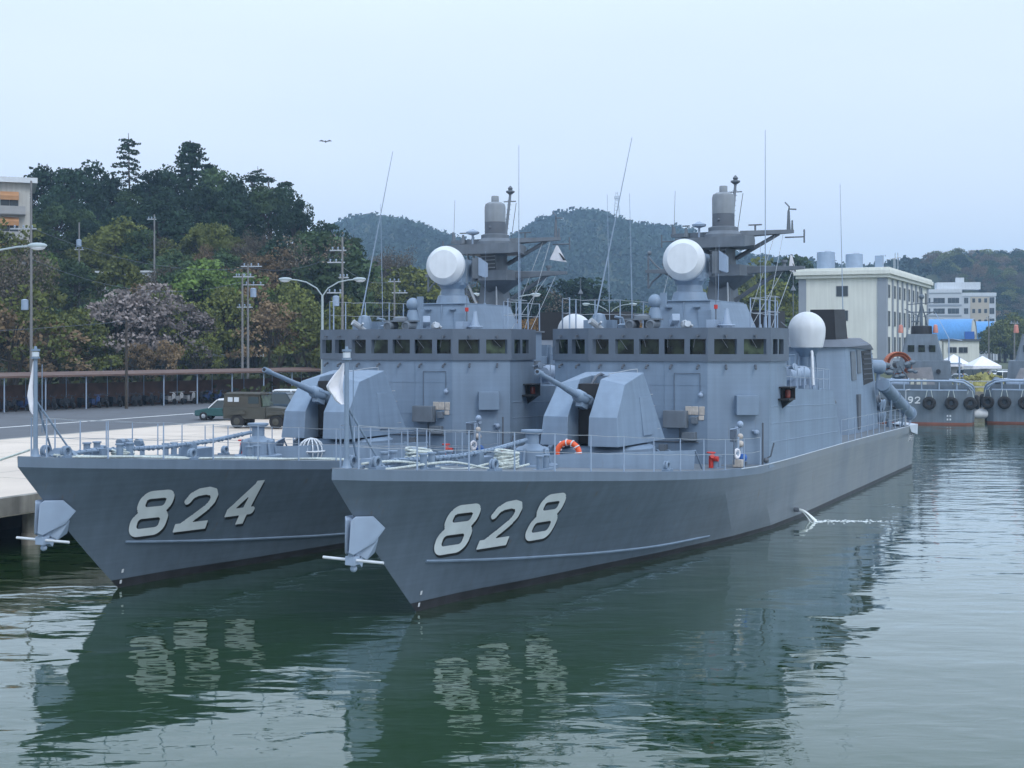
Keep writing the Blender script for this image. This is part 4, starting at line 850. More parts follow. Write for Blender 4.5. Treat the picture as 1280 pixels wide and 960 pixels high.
for j, y in enumerate(ys):
    for i, x in enumerate(xs): V_.append((x, y, ground(x, y))); ok[(i, j)] = island(x, y)
nx = len(xs)
for j in range(len(ys)-1):
    for i in range(nx-1):
        if ok[(i,j)] and ok[(i+1,j)] and ok[(i,j+1)] and ok[(i+1,j+1)]: F_.append((j*nx+i, j*nx+i+1, (j+1)*nx+i+1, (j+1)*nx+i))
mb = MB(); mb.add(V_, F_); tag(mb.build('ground', m_ground, ang=60), kind='structure')
# quay apron: concrete slab on piles with a dark wall set back beneath it
mb = MB(); mb.prism([Q(-60,0,1.15),Q(96,0,1.15),Q(96,23,1.15),Q(-60,23,1.15)], (0,0,.55)); tag(mb.build('quay_apron', m_conc, bevel=.03), kind='structure')
mb = MB(); mb.prism([Q(-60,-.02,1.2),Q(96,-.02,1.2),Q(96,.3,1.2),Q(-60,.3,1.2)], (0,0,.56)); tag(mb.build('quay_kerb', m_concw), kind='structure')
mb = MB(); mb.prism([Q(-60,4.2,-1.5),Q(96,4.2,-1.5),Q(96,5.5,-1.5),Q(-60,5.5,-1.5)], (0,0,2.6)); tag(mb.build('quay_wall', M('shade_dark_concrete',(.04,.042,.035),.7,.4,.8), None), 'dark concrete wall set back under the quay deck', 'wall')  # wall colour darkened to stand for the shade in the void below
pile0 = None
for k in range(-2, 14):
    if pile0 is None:
        mb = MB(); mb.tube((0,0,-1.5),(0,0,1.17),.28,n=14); mb.lathe([(.3,-.2),(.31,.35),(.285,.4)],(0,0,0),n=14); pile0 = mb.build('quay_pile', m_concw); o = pile0
    else: o = pile0.copy(); C.objects.link(o)
    o.location = Q(k*5.0-3.6, .75, 0); tag(o, 'round concrete pile under the edge of the quay', 'pile', 'piles under the quay')
mb = MB(); mb.prism([Q(-60,20.7,GZ+.004),Q(110,20.7,GZ+.004),Q(110,46,GZ+.004),Q(-60,46,GZ+.004)], (0,0,.004)); tag(mb.build('road', m_asph), kind='structure')
mb = MB(); mb.prism([Q(-60,28.0,GZ+.012),Q(96,28.0,GZ+.012),Q(96,28.35,GZ+.012),Q(-60,28.35,GZ+.012)], (0,0,.003)); tag(mb.build('road_line', m_line), kind='structure')
mb = MB(); mb.prism([Q(-60,20.5,GZ+.003),Q(110,20.5,GZ+.003),Q(110,20.75,GZ+.003),Q(-60,20.75,GZ+.003)], (0,0,.012)); tag(mb.build('gutter', M('pale_gutter',(.36,.35,.32),.9,.1,1)), kind='structure')
mb = MB()
for k in range(14): mb.prism([Q(-30+k*7,.4,GZ+.0005),Q(-29.97+k*7,.4,GZ+.0005),Q(-29.97+k*7,20.4,GZ+.0005),Q(-30+k*7,20.4,GZ+.0005)], (0,0,.003))
for t in (7, 14): mb.prism([Q(-40,t,GZ+.0005),Q(90,t,GZ+.0005),Q(90,t+.03,GZ+.0005),Q(-40,t+.03,GZ+.0005)], (0,0,.002))
tag(mb.build('slab_joints', m_concw), kind='structure')
# far quay across the basin
mb = MB(); mb.bx(20,130,140,175,-.5,GZ); tag(mb.build('far_quay', m_conc), kind='structure')
mb = MB(); mb.bx(20,130,139.6,140.0,-.5,GZ+.1); tag(mb.build('far_quay_kerb', m_concw), kind='structure')
mb = MB(); mb.bx(30,130,150,230,GZ+.002,GZ+.02); tag(mb.build('yard_asphalt', m_asph), kind='structure')
# ---- water
mw = bpy.data.materials.new('harbour_water'); mw.use_nodes = True; t = mw.node_tree; t.nodes.clear(); ls = t.links.new
NN = lambda k, **a: (lambda n: ([setattr(n, x, y) for x, y in a.items()], n)[1])(t.nodes.new(k))
o_ = NN('ShaderNodeOutputMaterial'); mx = NN('ShaderNodeMixShader'); df = NN('ShaderNodeBsdfDiffuse'); gl = NN('ShaderNodeBsdfGlossy'); fr = NN('ShaderNodeFresnel')
df.inputs['Color'].default_value = (.010, .033, .006, 1); gl.inputs['Roughness'].default_value = .03; gl.inputs['Color'].default_value = (.90, .94, .93, 1)
fr.inputs['IOR'].default_value = 1.33
geo = NN('ShaderNodeNewGeometry'); 
def noise(scale, sc=(1,1,1), detail=2, dist=0., rz=0.):
    mp_ = NN('ShaderNodeMapping'); mp_.inputs['Scale'].default_value = sc; mp_.inputs['Rotation'].default_value = (0,0,rz); n_ = NN('ShaderNodeTexNoise'); n_.inputs['Scale'].default_value = scale; n_.inputs['Detail'].default_value = detail; n_.inputs['Distortion'].default_value = dist
    ls(geo.outputs['Position'], mp_.inputs[0]); ls(mp_.outputs[0], n_.inputs['Vector']); return n_.outputs[0]
def mth(op, a, b):
    n_ = NN('ShaderNodeMath', operation=op)
    for i, q in enumerate((a, b)):
        if isinstance(q, (int, float)): n_.inputs[i].default_value = q
        else: ls(q, n_.inputs[i])
    return n_.outputs[0]
big = noise(.55, (.55,1,1), 2, .3, R(10)); mid = noise(1.7, (.45,1,1), 2, .5, R(-8)); fine = noise(5.5, (.5,1,1), 2, .3, R(14)); patch = noise(.07, (1,.8,1), 2)
pr_ = NN('ShaderNodeMapRange'); pr_.inputs['From Min'].default_value = .38; pr_.inputs['From Max'].default_value = .62; pr_.inputs['To Min'].default_value = .25; pr_.inputs['To Max'].default_value = 1.; ls(patch, pr_.inputs['Value'])
h_ = mth('ADD', mth('MULTIPLY', big, 1.0), mth('ADD', mth('MULTIPLY', mth('MULTIPLY', mid, pr_.outputs[0]), .42), mth('MULTIPLY', mth('MULTIPLY', fine, pr_.outputs[0]), .05)))
bp_ = NN('ShaderNodeBump'); bp_.inputs['Strength'].default_value = 1; bp_.inputs['Distance'].default_value = .055; ls(h_, bp_.inputs['Height'])
for n_ in (gl, fr): ls(bp_.outputs[0], n_.inputs['Normal'])
frr = NN('ShaderNodeMapRange'); frr.inputs['From Min'].default_value = .02; frr.inputs['From Max'].default_value = .46; frr.inputs['To Min'].default_value = .025; frr.inputs['To Max'].default_value = .80; ls(fr.outputs[0], frr.inputs['Value']); ls(frr.outputs[0], mx.inputs[0]); ls(df.outputs[0], mx.inputs[1]); ls(gl.outputs[0], mx.inputs[2]); ls(mx.outputs[0], o_.inputs['Surface'])
mb = MB(); mb.add([(-500,-60,0),(500,-60,0),(500,300,0),(-500,300,0)], [(0,1,2,3)]); tag(mb.build('water', mw, smooth=False), kind='structure')

# ================================================================== TREES
def leafmat(name, col, var=.32, rnd=.3):
    m = M(name, col, .85, var, .55, spec=.15, detail=3, rnd=rnd)
    return m
LM = {'dark': leafmat('dark_evergreen_leaves', (.025,.048,.028)), 'deep': leafmat('deep_green_leaves', (.050,.080,.036)), 'olive': leafmat('olive_leaves', (.118,.135,.038)),
      'bright': leafmat('fresh_green_leaves', (.10,.155,.038)), 'russet': leafmat('russet_young_leaves', (.175,.125,.072)), 'bare': leafmat('grey_brown_twigs', (.125,.105,.078)),
      'blossom': leafmat('pale_blossom', (.23,.20,.19)), 'yellow': leafmat('yellow_green_leaves', (.15,.165,.032)), 'orange': leafmat('orange_brown_leaves', (.19,.11,.035))}
def leaves(mb, c, r, n, s, rn, flat=1.):
    for _ in range(n):
        th = rn.uniform(0, 6.283); cz = rn.uniform(-.75, 1); q = math.sqrt(max(0, 1-cz*cz)); rr = r*(.55+.5*rn.random())
        p = Vector((c[0]+rr*q*math.cos(th), c[1]+rr*q*math.sin(th), c[2]+rr*cz*flat))
        a = Vector((rn.gauss(0,1), rn.gauss(0,1), rn.gauss(0,.6))).normalized(); b = a.orthogonal().normalized(); k = s*rn.uniform(.6,1.35)
        b = (Matrix.Rotation(rn.uniform(0,6.28), 3, a) @ b); c2 = a.cross(b)
        mb.add([p+b*k, p+c2*k*.6, p-b*k*.9, p-c2*k*.7], [(0,1,2,3)])
def limb(mb, p0, p1, r0, r1, rn, n=4):
    pts = [Vector(p0).lerp(Vector(p1), i/n)+Vector((rn.uniform(-.1,.1), rn.uniform(-.1,.1), 0))*(0 if i in (0,) else 1) for i in range(n+1)]
    mb.path(pts, [r0+(r1-r0)*i/n for i in range(n+1)], 6)
def tree_proto(kind, seed, shape):
    rn = random.Random(seed); tr = MB(); cr = MB(); H_ = 10.
    if shape == 'dome':
        nb = 20; limb(tr, (0,0,-.5), (0,0,6), .3, .15, rn)
        for k in range(nb):
            th = k*2.4+rn.uniform(-.4,.4); rad = 3.3*math.sqrt((k+.5)/nb)*rn.uniform(.8,1.1); z = 8.5-(rad/3.3)**2*3.6+rn.uniform(-1.3,.7)
            c = (rad*math.cos(th), rad*math.sin(th), z); limb(tr, (0,0,2.5+rn.random()*2.5), c, .1, .03, rn, 3)
            leaves(cr, c, rn.uniform(1.0,1.7), 120, .25, rn, .8)
        for k in range(8):
            th = rn.uniform(0,6.28); leaves(cr, (2.6*math.cos(th), 2.6*math.sin(th), rn.uniform(2.5,4.2)), 1.3, 80, .25, rn, .8)
    elif shape == 'spread':          # sparse, wide, twiggy: flowering cherries and budding trees
        for k in range(4):
            th = k*1.6+rn.random(); limb(tr, (0,0,-.4), (1.4*math.cos(th),1.4*math.sin(th),4.5), .22, .1, rn)
        limb(tr, (0,0,-.5), (0,0,2), .3, .22, rn)
        for k in range(30):
            th = rn.uniform(0,6.28); rad = rn.uniform(.8,4.2); z = 8.8-(rad/4.2)**2*4+rn.uniform(-1.8,.8); c = Vector((rad*math.cos(th), rad*math.sin(th), z))
            limb(tr, (c.x*.3,c.y*.3,4.2+rn.random()), c, .07, .02, rn, 3)
            for _ in range(3):
                e = c+Vector((rn.gauss(0,.9), rn.gauss(0,.9), rn.uniform(.1,1.2))); tr.tube(c, e, .02, .008, 4, caps=False)
            leaves(cr, c, rn.uniform(.8,1.5), 70, .19, rn, .7)
    elif shape == 'bare':
        limb(tr, (0,0,-.5), (0,0,6.5), .22, .1, rn)
        for k in range(34):
            z0 = rn.uniform(2.5,7); th = rn.uniform(0,6.28); ln = rn.uniform(1.6,3.2); c = Vector((ln*.7*math.cos(th), ln*.7*math.sin(th), z0+ln*.8)); limb(tr, (0,0,z0), c, .06, .02, rn, 3)
            for _ in range(5):
                e = c+Vector((rn.gauss(0,.7), rn.gauss(0,.7), rn.uniform(.2,1.4))); tr.tube(c, e, .02, .006, 4, caps=False)
            leaves(cr, c, 1.1, 42, .12, rn, .9)
    elif shape == 'conifer':
        limb(tr, (0,0,-.5), (0,0,10), .24, .04, rn, 6)
        for k in range(15):
            z = 2.0+8*k/15; L_ = (1-(z-1.5)/9.5)*3.3+.3
            for j in range(6):
                th = j*1.05+k*.8+rn.uniform(-.2,.2); ln = L_*rn.uniform(.6,1.1); e = Vector((ln*math.cos(th), ln*math.sin(th), z-.1*ln+rn.uniform(-.3,.3)))
                tr.tube((0,0,z), e, .04, .012, 4, caps=False)
                for q in (.35,.65,.95): leaves(cr, (e.x*q, e.y*q, z+(e.z-z)*q), .5, 14, .17, rn, .45)
    elif shape == 'sparse_conifer':
        limb(tr, (0,0,-.5), (0,0,10), .2, .03, rn, 6)
        for k in range(13):
            z = 4.2+5.6*k/13; L_ = (1-(z-3.5)/7.2)*3.2+.25
            for j in range(4):
                th = j*1.6+k*.9; ln = L_*rn.uniform(.5,1.1); e = Vector((ln*math.cos(th), ln*math.sin(th), z+rn.uniform(-.35,.2)-.08*ln)); tr.tube((0,0,z), e, .04, .01, 4, caps=False)
                for q in (.5,.8,1): leaves(cr, (e.x*q, e.y*q, z+(e.z-z)*q), .34, 11, .14, rn, .3)
    elif shape == 'pine':
        limb(tr, (0,0,-.5), (.5,0,7.5), .26, .1, rn, 5)
        for k in range(13):
            th = rn.uniform(0,6.28); rad = rn.uniform(.4,2.9); z = rn.uniform(5.2,9.4)-rad*.3; c = (rad*math.cos(th), rad*math.sin(th), z); limb(tr, (.3,0,z-1.3), c, .08, .03, rn, 3)
            leaves(cr, c, rn.uniform(.7,1.15), 130, .15, rn, .5)
    t0 = empty('tree', (0,0,-500)); a = tr.build('trunk', m_bark, t0, smooth=False, fix=False); b = cr.build('crown', LM[kind], t0, smooth=False, fix=False)
    return t0, a, b
PROT = {}
NAMES = {'dark':'evergreen_tree','deep':'evergreen_tree','olive':'broadleaf_tree','bright':'broadleaf_tree','russet':'cherry_tree','bare':'bare_tree','blossom':'cherry_tree','yellow':'broadleaf_tree','orange':'broadleaf_tree'}
def proto(kind, shape, var):
    k = (kind, shape, var)
    if k not in PROT:
        geo_key = (shape, var)
        if geo_key in GEO:
            t0 = empty('tree', (0,0,-500)); a = GEO[geo_key][1].copy(); a.parent = t0; C.objects.link(a)
            b = GEO[geo_key][2].copy(); b.data = b.data.copy(); b.data.materials[0] = LM[kind]; b.parent = t0; C.objects.link(b); PROT[k] = (t0, a, b)
        else:
            PROT[k] = GEO[geo_key] = tree_proto(kind, hash(shape) % 97*0+SEEDS[shape]+var*13, shape)
    return PROT[k]
GEO = {}; SEEDS = {'dome':3,'spread':5,'bare':9,'conifer':14,'sparse_conifer':21,'pine':31}
TN = 0
def plant(x, y, h, kind, shape, label, group, wide=1., zg=None, cat='tree'):
    global TN
    TN += 1; t0, a, b = proto(kind, shape, TN % 3)
    r = t0.copy(); r.name = NAMES[kind] if shape not in ('conifer','sparse_conifer','pine') else ('pine_tree' if shape == 'pine' else 'conifer_tree'); C.objects.link(r)
    for q, nm in ((a,'trunk'),(b,'crown')): c = q.copy(); C.objects.link(c); c.parent = r; c.name = nm
    r.location = (x, y, ground(x, y)-.1 if zg is None else zg); s = h/10.2; r.scale = (s*wide, s*wide, s); r.rotation_euler = (0,0,random.uniform(0,6.28))
    return tag(r, label, cat, group)
random.seed(21)
def tree_at(u, v, D, kind, shape, label, group, wide=1.):
    p = px(u, v, D); h = max(p.z-ground(p.x, p.y), 3); return plant(p.x, p.y, h, kind, shape, label, group, wide)
# ridge of the near hill
for u, v, D, k, sh, w_ in ((-25,214,184,'dark','dome',1.1),(22,222,188,'olive','dome',.9),(55,203,186,'dark','dome',1.1),(88,206,183,'dark','dome',1.),(112,198,186,'dark','dome',1.),
    (137,215,184,'dark','dome',.9),(190,208,184,'dark','dome',.9),(212,205,186,'dark','dome',.9),(262,200,189,'dark','conifer',1.),(272,205,180,'deep','dome',.9),(290,216,178,'dark','dome',1.),(318,212,184,'dark','pine',1.3),(340,208,186,'dark','pine',1.2),
    (352,232,178,'dark','dome',.9),(368,240,174,'dark','dome',.8),(330,228,176,'deep','dome',1.),(300,240,170,'dark','dome',1.),(400,272,172,'dark','dome',.7),(415,268,176,'dark','pine',1.1),(428,285,172,'dark','dome',.7),(443,290,168,'deep','conifer',.8),(388,285,168,'deep','dome',.9),(70,230,178,'dark','dome',1.),(30,250,172,'deep','dome',1.),(160,235,176,'deep','dome',1.),(205,232,176,'dark','dome',1.1),(95,246,174,'dark','dome',1.1),(108,258,170,'deep','dome',1.1),(125,244,176,'dark','dome',1.),(250,225,176,'dark','dome',1.)):
    tree_at(u, v, D, k, sh, {'dome':'dark evergreen tree in the row along the ridge of the near hill','conifer':'dark pointed conifer in the row along the ridge of the near hill','pine':'dark open-crowned pine at the right end of the near ridge'}[sh], 'ridge trees on the near hill' if sh == 'dome' else 'ridge conifers' if sh == 'conifer' else 'ridge pines', w_)
tree_at(161,163,184,'dark','sparse_conifer','tall sparse conifer standing clear above the ridge of the near hill',None,.85)
tree_at(238,172,188,'dark','conifer','broad dark cedar, the tallest crown at the right of the ridge',None,1.15)
tree_at(322,205,190,'dark','sparse_conifer','thin-topped conifer above the pines at the right end of the ridge',None,.9)
for u, v, D, k, sh, w_ in ((2,262,138,'olive','spread',1.),(24,300,134,'bare','bare',1.1),(-10,290,136,'olive','dome',1.),(40,330,136,'olive','spread',1.1),(14,318,131,'bare','bare',1.)): tree_at(u, v, D, k, sh, 'tree standing in front of the white apartment block', 'trees before the apartment block', w_)
# middle and lower slopes
def rows(n, u0, u1, v0, v1, D0, D1, kinds, label, group, w_=1.15, hs=1.):
    for k in range(n):
        u = u0+(u1-u0)*(k+.5)/n+random.uniform(-.4,.4)*(u1-u0)/n; D = random.uniform(D0, D1); kd, sh = random.choice(kinds)
        tree_at(u, random.uniform(v0, v1), D, kd, sh, {'dark':'dark green','deep':'deep green','olive':'olive green','bright':'fresh green','russet':'russet brown','bare':'grey-brown leafless','blossom':'pale blossoming','yellow':'yellow-green','orange':'orange-brown'}[kd]+' tree '+label, group+', '+kd, w_*random.uniform(.85,1.15))
rows(11,-30,300,240,272,166,172,[('dark','dome'),('deep','dome'),('dark','dome')],'high on the near hill below the ridge','trees high on the near hill')
rows(12,-30,420,272,300,154,162,[('deep','dome'),('olive','dome'),('olive','spread'),('bare','bare'),('dark','dome')],'halfway up the near hill','trees halfway up the near hill')
rows(8,180,420,285,318,150,158,[('russet','spread'),('bare','bare'),('deep','dome'),('bare','bare')],'among the leafless trees right of the near hill','trees on the right flank')
rows(13,-30,420,312,345,140,149,[('olive','spread'),('olive','dome'),('deep','dome'),('russet','spread'),('bright','dome'),('bare','bare')],'on the lower slope of the near hill','trees on the lower slope')
rows(13,-30,440,350,385,128,137,[('olive','spread'),('russet','spread'),('olive','dome'),('bare','bare'),('deep','dome')],'at the foot of the near hill','trees at the foot of the hill')
tree_at(150,268,158,'olive','dome','broad olive-brown tree halfway up the hill above the white hut',None,1.3)
tree_at(250,318,143,'bright','dome','bright fresh green tree in the middle of the lower slope',None,1.2)
tree_at(60,312,150,'bright','dome','bright green tree beside the apartment block',None,1.)
tree_at(185,350,127,'blossom','spread','large pale cherry in blossom above the bicycle shed',None,1.25)
tree_at(143,360,126,'blossom','spread','smaller pale cherry in blossom left of the large one',None,1.25)
tree_at(224,372,127,'blossom','spread','low pale cherry in blossom right of the large one',None,1.2)
for k, (u, v, D, kd, w_) in enumerate(((-20,372,108,'russet',1.1),(12,352,110,'olive',1.),(52,392,113,'russet',1.2),(85,380,117,'olive',1.15),(108,400,119,'olive',1.),(172,424,118,'russet',.8),(210,422,119,'russet',.8),(250,412,122,'olive',.8),(292,402,130,'orange',.9),(325,410,133,'russet',.8),(372,402,137,'orange',1.),(398,418,139,'orange',.8),(420,400,141,'olive',.9))):
    tree_at(u, v, D+3, kd, 'spread', {'russet':'russet cherry tree with young leaves in the row behind the shed','olive':'olive-leaved tree in the row behind the shed','orange':'orange-brown tree in the row behind the shed'}[kd], 'row behind the shed, '+kd, w_*1.15)
# trees seen past and between the ships
rows(16,440,690,345,385,185,225,[('deep','dome'),('olive','dome'),('dark','dome'),('bare','bare')],'seen behind the masts','trees behind the masts',1.1)
rows(7,455,500,300,330,200,215,[('bare','bare')],'at the foot of the distant hills','bare trees behind the lamps',1.)
rows(10,560,1000,385,402,170,185,[('deep','dome'),('olive','dome'),('orange','spread')],'low down behind the ships','low trees behind the ships',1.2)
rows(9,720,880,370,395,215,235,[('olive','dome'),('deep','dome'),('yellow','dome')],'behind the dark warehouse','trees behind the warehouse',1.2)
for u, v, D, kd, sh, lb, w_ in ((520,328,200,'yellow','dome','yellow-green tree left of the white radar dish of 824',1.5),(475,345,195,'olive','dome','olive tree at the left of the yellow-green one',1.3),(560,345,205,'yellow','dome','yellow-green tree directly behind the radar dish of 824',1.2),
    (718,342,215,'dark','dome','dark round tree behind the mast yards of 824',1.5),(668,392,150,'orange','spread','orange-brown tree seen between the two bridges',.8),
    (945,318,230,'olive','dome','green tree behind the port yard of 828',1.),(985,313,228,'deep','dome','tall green tree left of the cream building',1.),(1008,325,235,'deep','pine','pine at the left corner of the cream building',.9),(960,345,215,'yellow','dome','yellow-green tree below the green ones left of the cream building',1.2),(905,350,215,'olive','dome','olive tree behind the mast of 828',1.2)):
    tree_at(u, v, D, kd, sh, lb, None, w_)
# right-hand hill
for u, v, kd, sh, w_ in ((1128,340,'dark','pine',1.),(1144,336,'dark','pine',1.),(1157,323,'dark','dome',1.1),(1172,328,'dark','dome',1.),(1196,318,'dark','pine',1.5),(1213,328,'dark','conifer',.8),(1222,330,'deep','dome',1.),(1234,320,'dark','pine',.7),(1243,327,'dark','dome',.8),(1262,330,'deep','dome',1.),(1276,328,'bare','bare',1.),(1290,332,'dark','dome',1.)):
    tree_at(u, v, random.uniform(630,650), kd, sh, {'dark':'dark','deep':'deep green','bare':'leafless'}[kd]+{'pine':' pine','dome':' round tree','conifer':' pointed conifer','bare':' tree'}[sh]+' on the skyline of the right-hand hill', 'skyline trees of the right hill, '+kd+' '+sh, w_)
def rows2(n, u0, u1, v0, v1, D0, D1, kinds, lab, grp, w_=1.2):
    for k in range(n):
        u = random.uniform(u0, u1); D = random.uniform(D0, D1); x = (u-640)*D/FPX; kd, sh = random.choice(kinds)
        plant(x, D, random.uniform(8,12), kd, sh, {'dark':'dark green','deep':'deep green','olive':'olive','russet':'russet','bare':'leafless','yellow':'yellow-green'}[kd]+' tree '+lab, grp+', '+kd, w_*random.uniform(.9,1.3))
rows2(60,1165,1300,0,0,560,628,[('deep','dome'),('olive','dome'),('russet','spread'),('russet','spread'),('bare','bare'),('dark','dome')],'on the face of the right-hand hill','trees on the right hill')
rows2(40,1236,1300,0,0,480,570,[('deep','dome'),('olive','dome'),('russet','spread'),('dark','dome'),('bare','bare')],'on the lower face of the right-hand hill','trees low on the right hill')
rows2(26,1225,1300,0,0,400,480,[('deep','dome'),('dark','dome'),('deep','dome'),('olive','dome')],'at the foot of the right-hand hill','trees at the foot of the right hill')
rows2(8,1234,1300,0,0,300,340,[('deep','dome'),('olive','dome')],'beyond the hangars','trees beyond the hangars', 1.)
for o in [q for t_ in list(PROT.values()) for q in t_]: bpy.data.objects.remove(o)
# undergrowth on the near slope
rn = random.Random(5); mb = MB()
for k in range(15000):
    u = rn.uniform(-40, 1000); D = rn.uniform(113, 190) if u < 450 else rn.uniform(150, 230); x = (u-640)*D/FPX; z = ground(x, D)+rn.random()**2*1.6
    a = Vector((rn.gauss(0,1), rn.gauss(0,1), rn.gauss(0,.6))).normalized(); b = a.orthogonal().normalized(); c2 = a.cross(b); s_ = rn.uniform(.2,.45); p = Vector((x,D,z))
    mb.add([p+b*s_, p+c2*s_*.6, p-b*s_, p-c2*s_*.7], [(0,1,2,3)])
tag(mb.build('undergrowth', leafmat('undergrowth_leaves', (.05,.06,.025), .5, 0), smooth=False, fix=False), 'low scrub covering the wooded slope under the trees', 'undergrowth', kind='stuff')
# forest on the distant hills
rn = random.Random(8); mb = MB(); cnt = 0
while cnt < 9000:
    y = rn.uniform(560, 1060); u = rn.uniform(395, 1300); x = (u-640)*y/FPX; z = ground(x, y)
    if z < 12 or (y < 660 and u > 1150): 
        if rn.random() < .9: cnt += .2; continue
    r = rn.uniform(2.6,4.6)*(1.25 if rn.random() < .1 else 1); c = Vector((x, y, z+r*.8)); n0 = len(mb.v)
    for j in range(13):
        th = rn.uniform(0,6.28); cz = rn.uniform(-.2,1); q = math.sqrt(1-cz*cz); p = c+Vector((q*math.cos(th), q*math.sin(th), cz*1.1))*r*rn.uniform(.5,1.05)
        a = Vector((rn.gauss(0,1), rn.gauss(0,1)-.6, rn.gauss(0,.7)+.4)).normalized(); b = a.orthogonal().normalized(); c2 = a.cross(b); s_ = rn.uniform(.9,1.7)
        mb.add([p+b*s_, p+c2*s_*.7, p-b*s_, p-c2*s_*.8], [(0,1,2,3)])
    cnt += 1
m_for = M('far_forest_leaves', (.032,.052,.040), .9, .5, .018, spec=.1, detail=6)
tag(mb.build('distant_forest', m_for, smooth=False, fix=False), 'mixed forest covering the distant hills', 'forest', kind='stuff')
# lattice mast on the far summit
p = px(771, 262, 1000); mb = MB()
for sx in (-1,1):
    for sy in (-1,1): mb.tube((sx*2.2,sy*2.2,-6),(sx*.6,sy*.6,13),.3,.2,5)
for k in range(6): z = -1+2.5*k; w_ = 2.0-.25*k; mb.path([(-w_,-w_,z),(w_,-w_,z+1.2),(w_,w_,z),(-w_,w_,z+1.2),(-w_,-w_,z)],.15,4)
mb.bx(-1.8,1.8,-1.8,1.8,8,10); o = mb.build('radio_tower', m_white); o.location = p; tag(o, 'small pale lattice radio tower on the summit of the distant hill', 'tower')

# ================================================================== BUILDINGS
m_cream = M('cream_render', (.66,.67,.61), .8, .05, .3, streak=.06)
m_bgrey = M('grey_render', (.26,.29,.33), .8, .07, .3)
m_win = glassmat('window_glass', (.03,.04,.045), .15)
m_frame = M('window_frame_grey', (.2,.21,.22), .6)
def oriented(name, loc, rz, label, cat, group=None): return empty(name, loc, rz, label, cat, group)
def window(mb_parent, x, y, z, w_, h_, nrm, bars=1, pane=None):
    """window in wall plane; nrm 'y' faces -y, 'x' faces +x"""
    m_ = MB(); t_ = .07
    if nrm == 'y':
        for a in (-1,1): m_.bx(x+a*w_/2-t_/2, x+a*w_/2+t_/2, y-.06, y+.02, z-h_/2, z+h_/2)
        m_.bx(x-w_/2, x+w_/2, y-.06, y+.02, z-h_/2-t_, z-h_/2); m_.bx(x-w_/2, x+w_/2, y-.06, y+.02, z+h_/2, z+h_/2+t_)
        for b_ in range(bars): xx = x-w_/2+w_*(b_+1)/(bars+1); m_.bx(xx-.03, xx+.03, y-.045, y+.01, z-h_/2, z+h_/2)
        f = m_.build('window', m_frame, mb_parent); m2 = MB(); m2.bx(x-w_/2+.035, x+w_/2-.035, y-.02, y-.012, z-h_/2+.001, z+h_/2-.001)
    else:
        for a in (-1,1): m_.bx(x-.02, x+.06, y+a*w_/2-t_/2, y+a*w_/2+t_/2, z-h_/2, z+h_/2)
        m_.bx(x-.02, x+.06, y-w_/2, y+w_/2, z-h_/2-t_, z-h_/2); m_.bx(x-.02, x+.06, y-w_/2, y+w_/2, z+h_/2, z+h_/2+t_)
        for b_ in range(bars): yy = y-w_/2+w_*(b_+1)/(bars+1); m_.bx(x-.01, x+.045, yy-.03, yy+.03, z-h_/2, z+h_/2)
        f = m_.build('window', m_frame, mb_parent); m2 = MB(); m2.bx(x+.012, x+.02, y-w_/2+.035, y+w_/2-.035, z-h_/2+.001, z+h_/2-.001)
    m2.build('pane', pane or m_win, f, smooth=False); return f
# cream four-storey building: local origin at its near corner, -x along the front, +y along the side
cb = oriented('office_building', (51.2,185.5,GZ), -R(25), 'cream four-storey building with grey pilasters behind the funnel of 828', 'building')
mb = MB(); mb.bx(-11.8,0,0,40,0,14.2); mb.build('wall', m_cream, cb)
mb = MB(); mb.bx(-11.9,.1,-.1,40.1,0,3.1); mb.build('plinth', m_bgrey, cb)
mb = MB(); mb.bx(-12.3,.5,-.5,40.5,14.2,14.65); mb.bx(-12.6,.8,-.8,40.8,14.65,15.3); mb.bx(-12.4,.6,-.6,40.6,15.3,15.6); mb.build('roof', m_cream, cb, bevel=.05)
for b6 in [(-11.95,-10.9,-.12,.3,3.1,14.15),(-1.1,.12,-.12,1.2,3.1,14.15),(-.1,.13,38.8,40.12,3.1,14.15)]+[(-.1,.22,5.2+4.3*k-.32,5.2+4.3*k+.32,3.1,14.15) for k in range(7)]:
    mb = MB(); mb.bx(*b6); mb.build('pilaster', m_bgrey, cb)
for k in range(9):
    for z, h_ in ((4.9,2.2),(8.6,2.0),(12.4,1.7)): window(cb, 0, 3.1+4.3*k if k else 2.7, z, 1.5, h_, 'x', 1)
for z in (5.2,9.0,12.4): window(cb, -5.9, 0, z, 1.6, 1.35, 'y', 1)
for (x, y, w_, h_) in ((-9.2,3,1.6,2.6),(-5.2,3,1.5,2.2),(-2.0,6,1.0,2.0)):
    mb = MB(); mb.tube((x,y+2,15.5),(x,y+2,15.6+h_),w_*.8,n=18) if w_ > 1.1 else mb.bx(x-.5,x+.5,y,y+1.4,15.5,15.6+h_)
    for a in range(3): mb.tube((x+.3*a,y+2,15.6+h_),(x+.3*a,y+2,15.8+h_),.08,n=6)
    mb.build('roof_tank', M_TANK if 'M_TANK' in globals() else m_lite, cb)
mb = MB(); 
for q in (-1.0,-.6): mb.tube((q,14,15.5),(q,14,18.5),.06,n=6)
mb.tube((-2.5,16,17.6),(-.5,16,17.9),.05); mb.tube((-1.5,16,15.5),(-1.5,16,17.8),.06); mb.build('aerial', m_steel, cb)
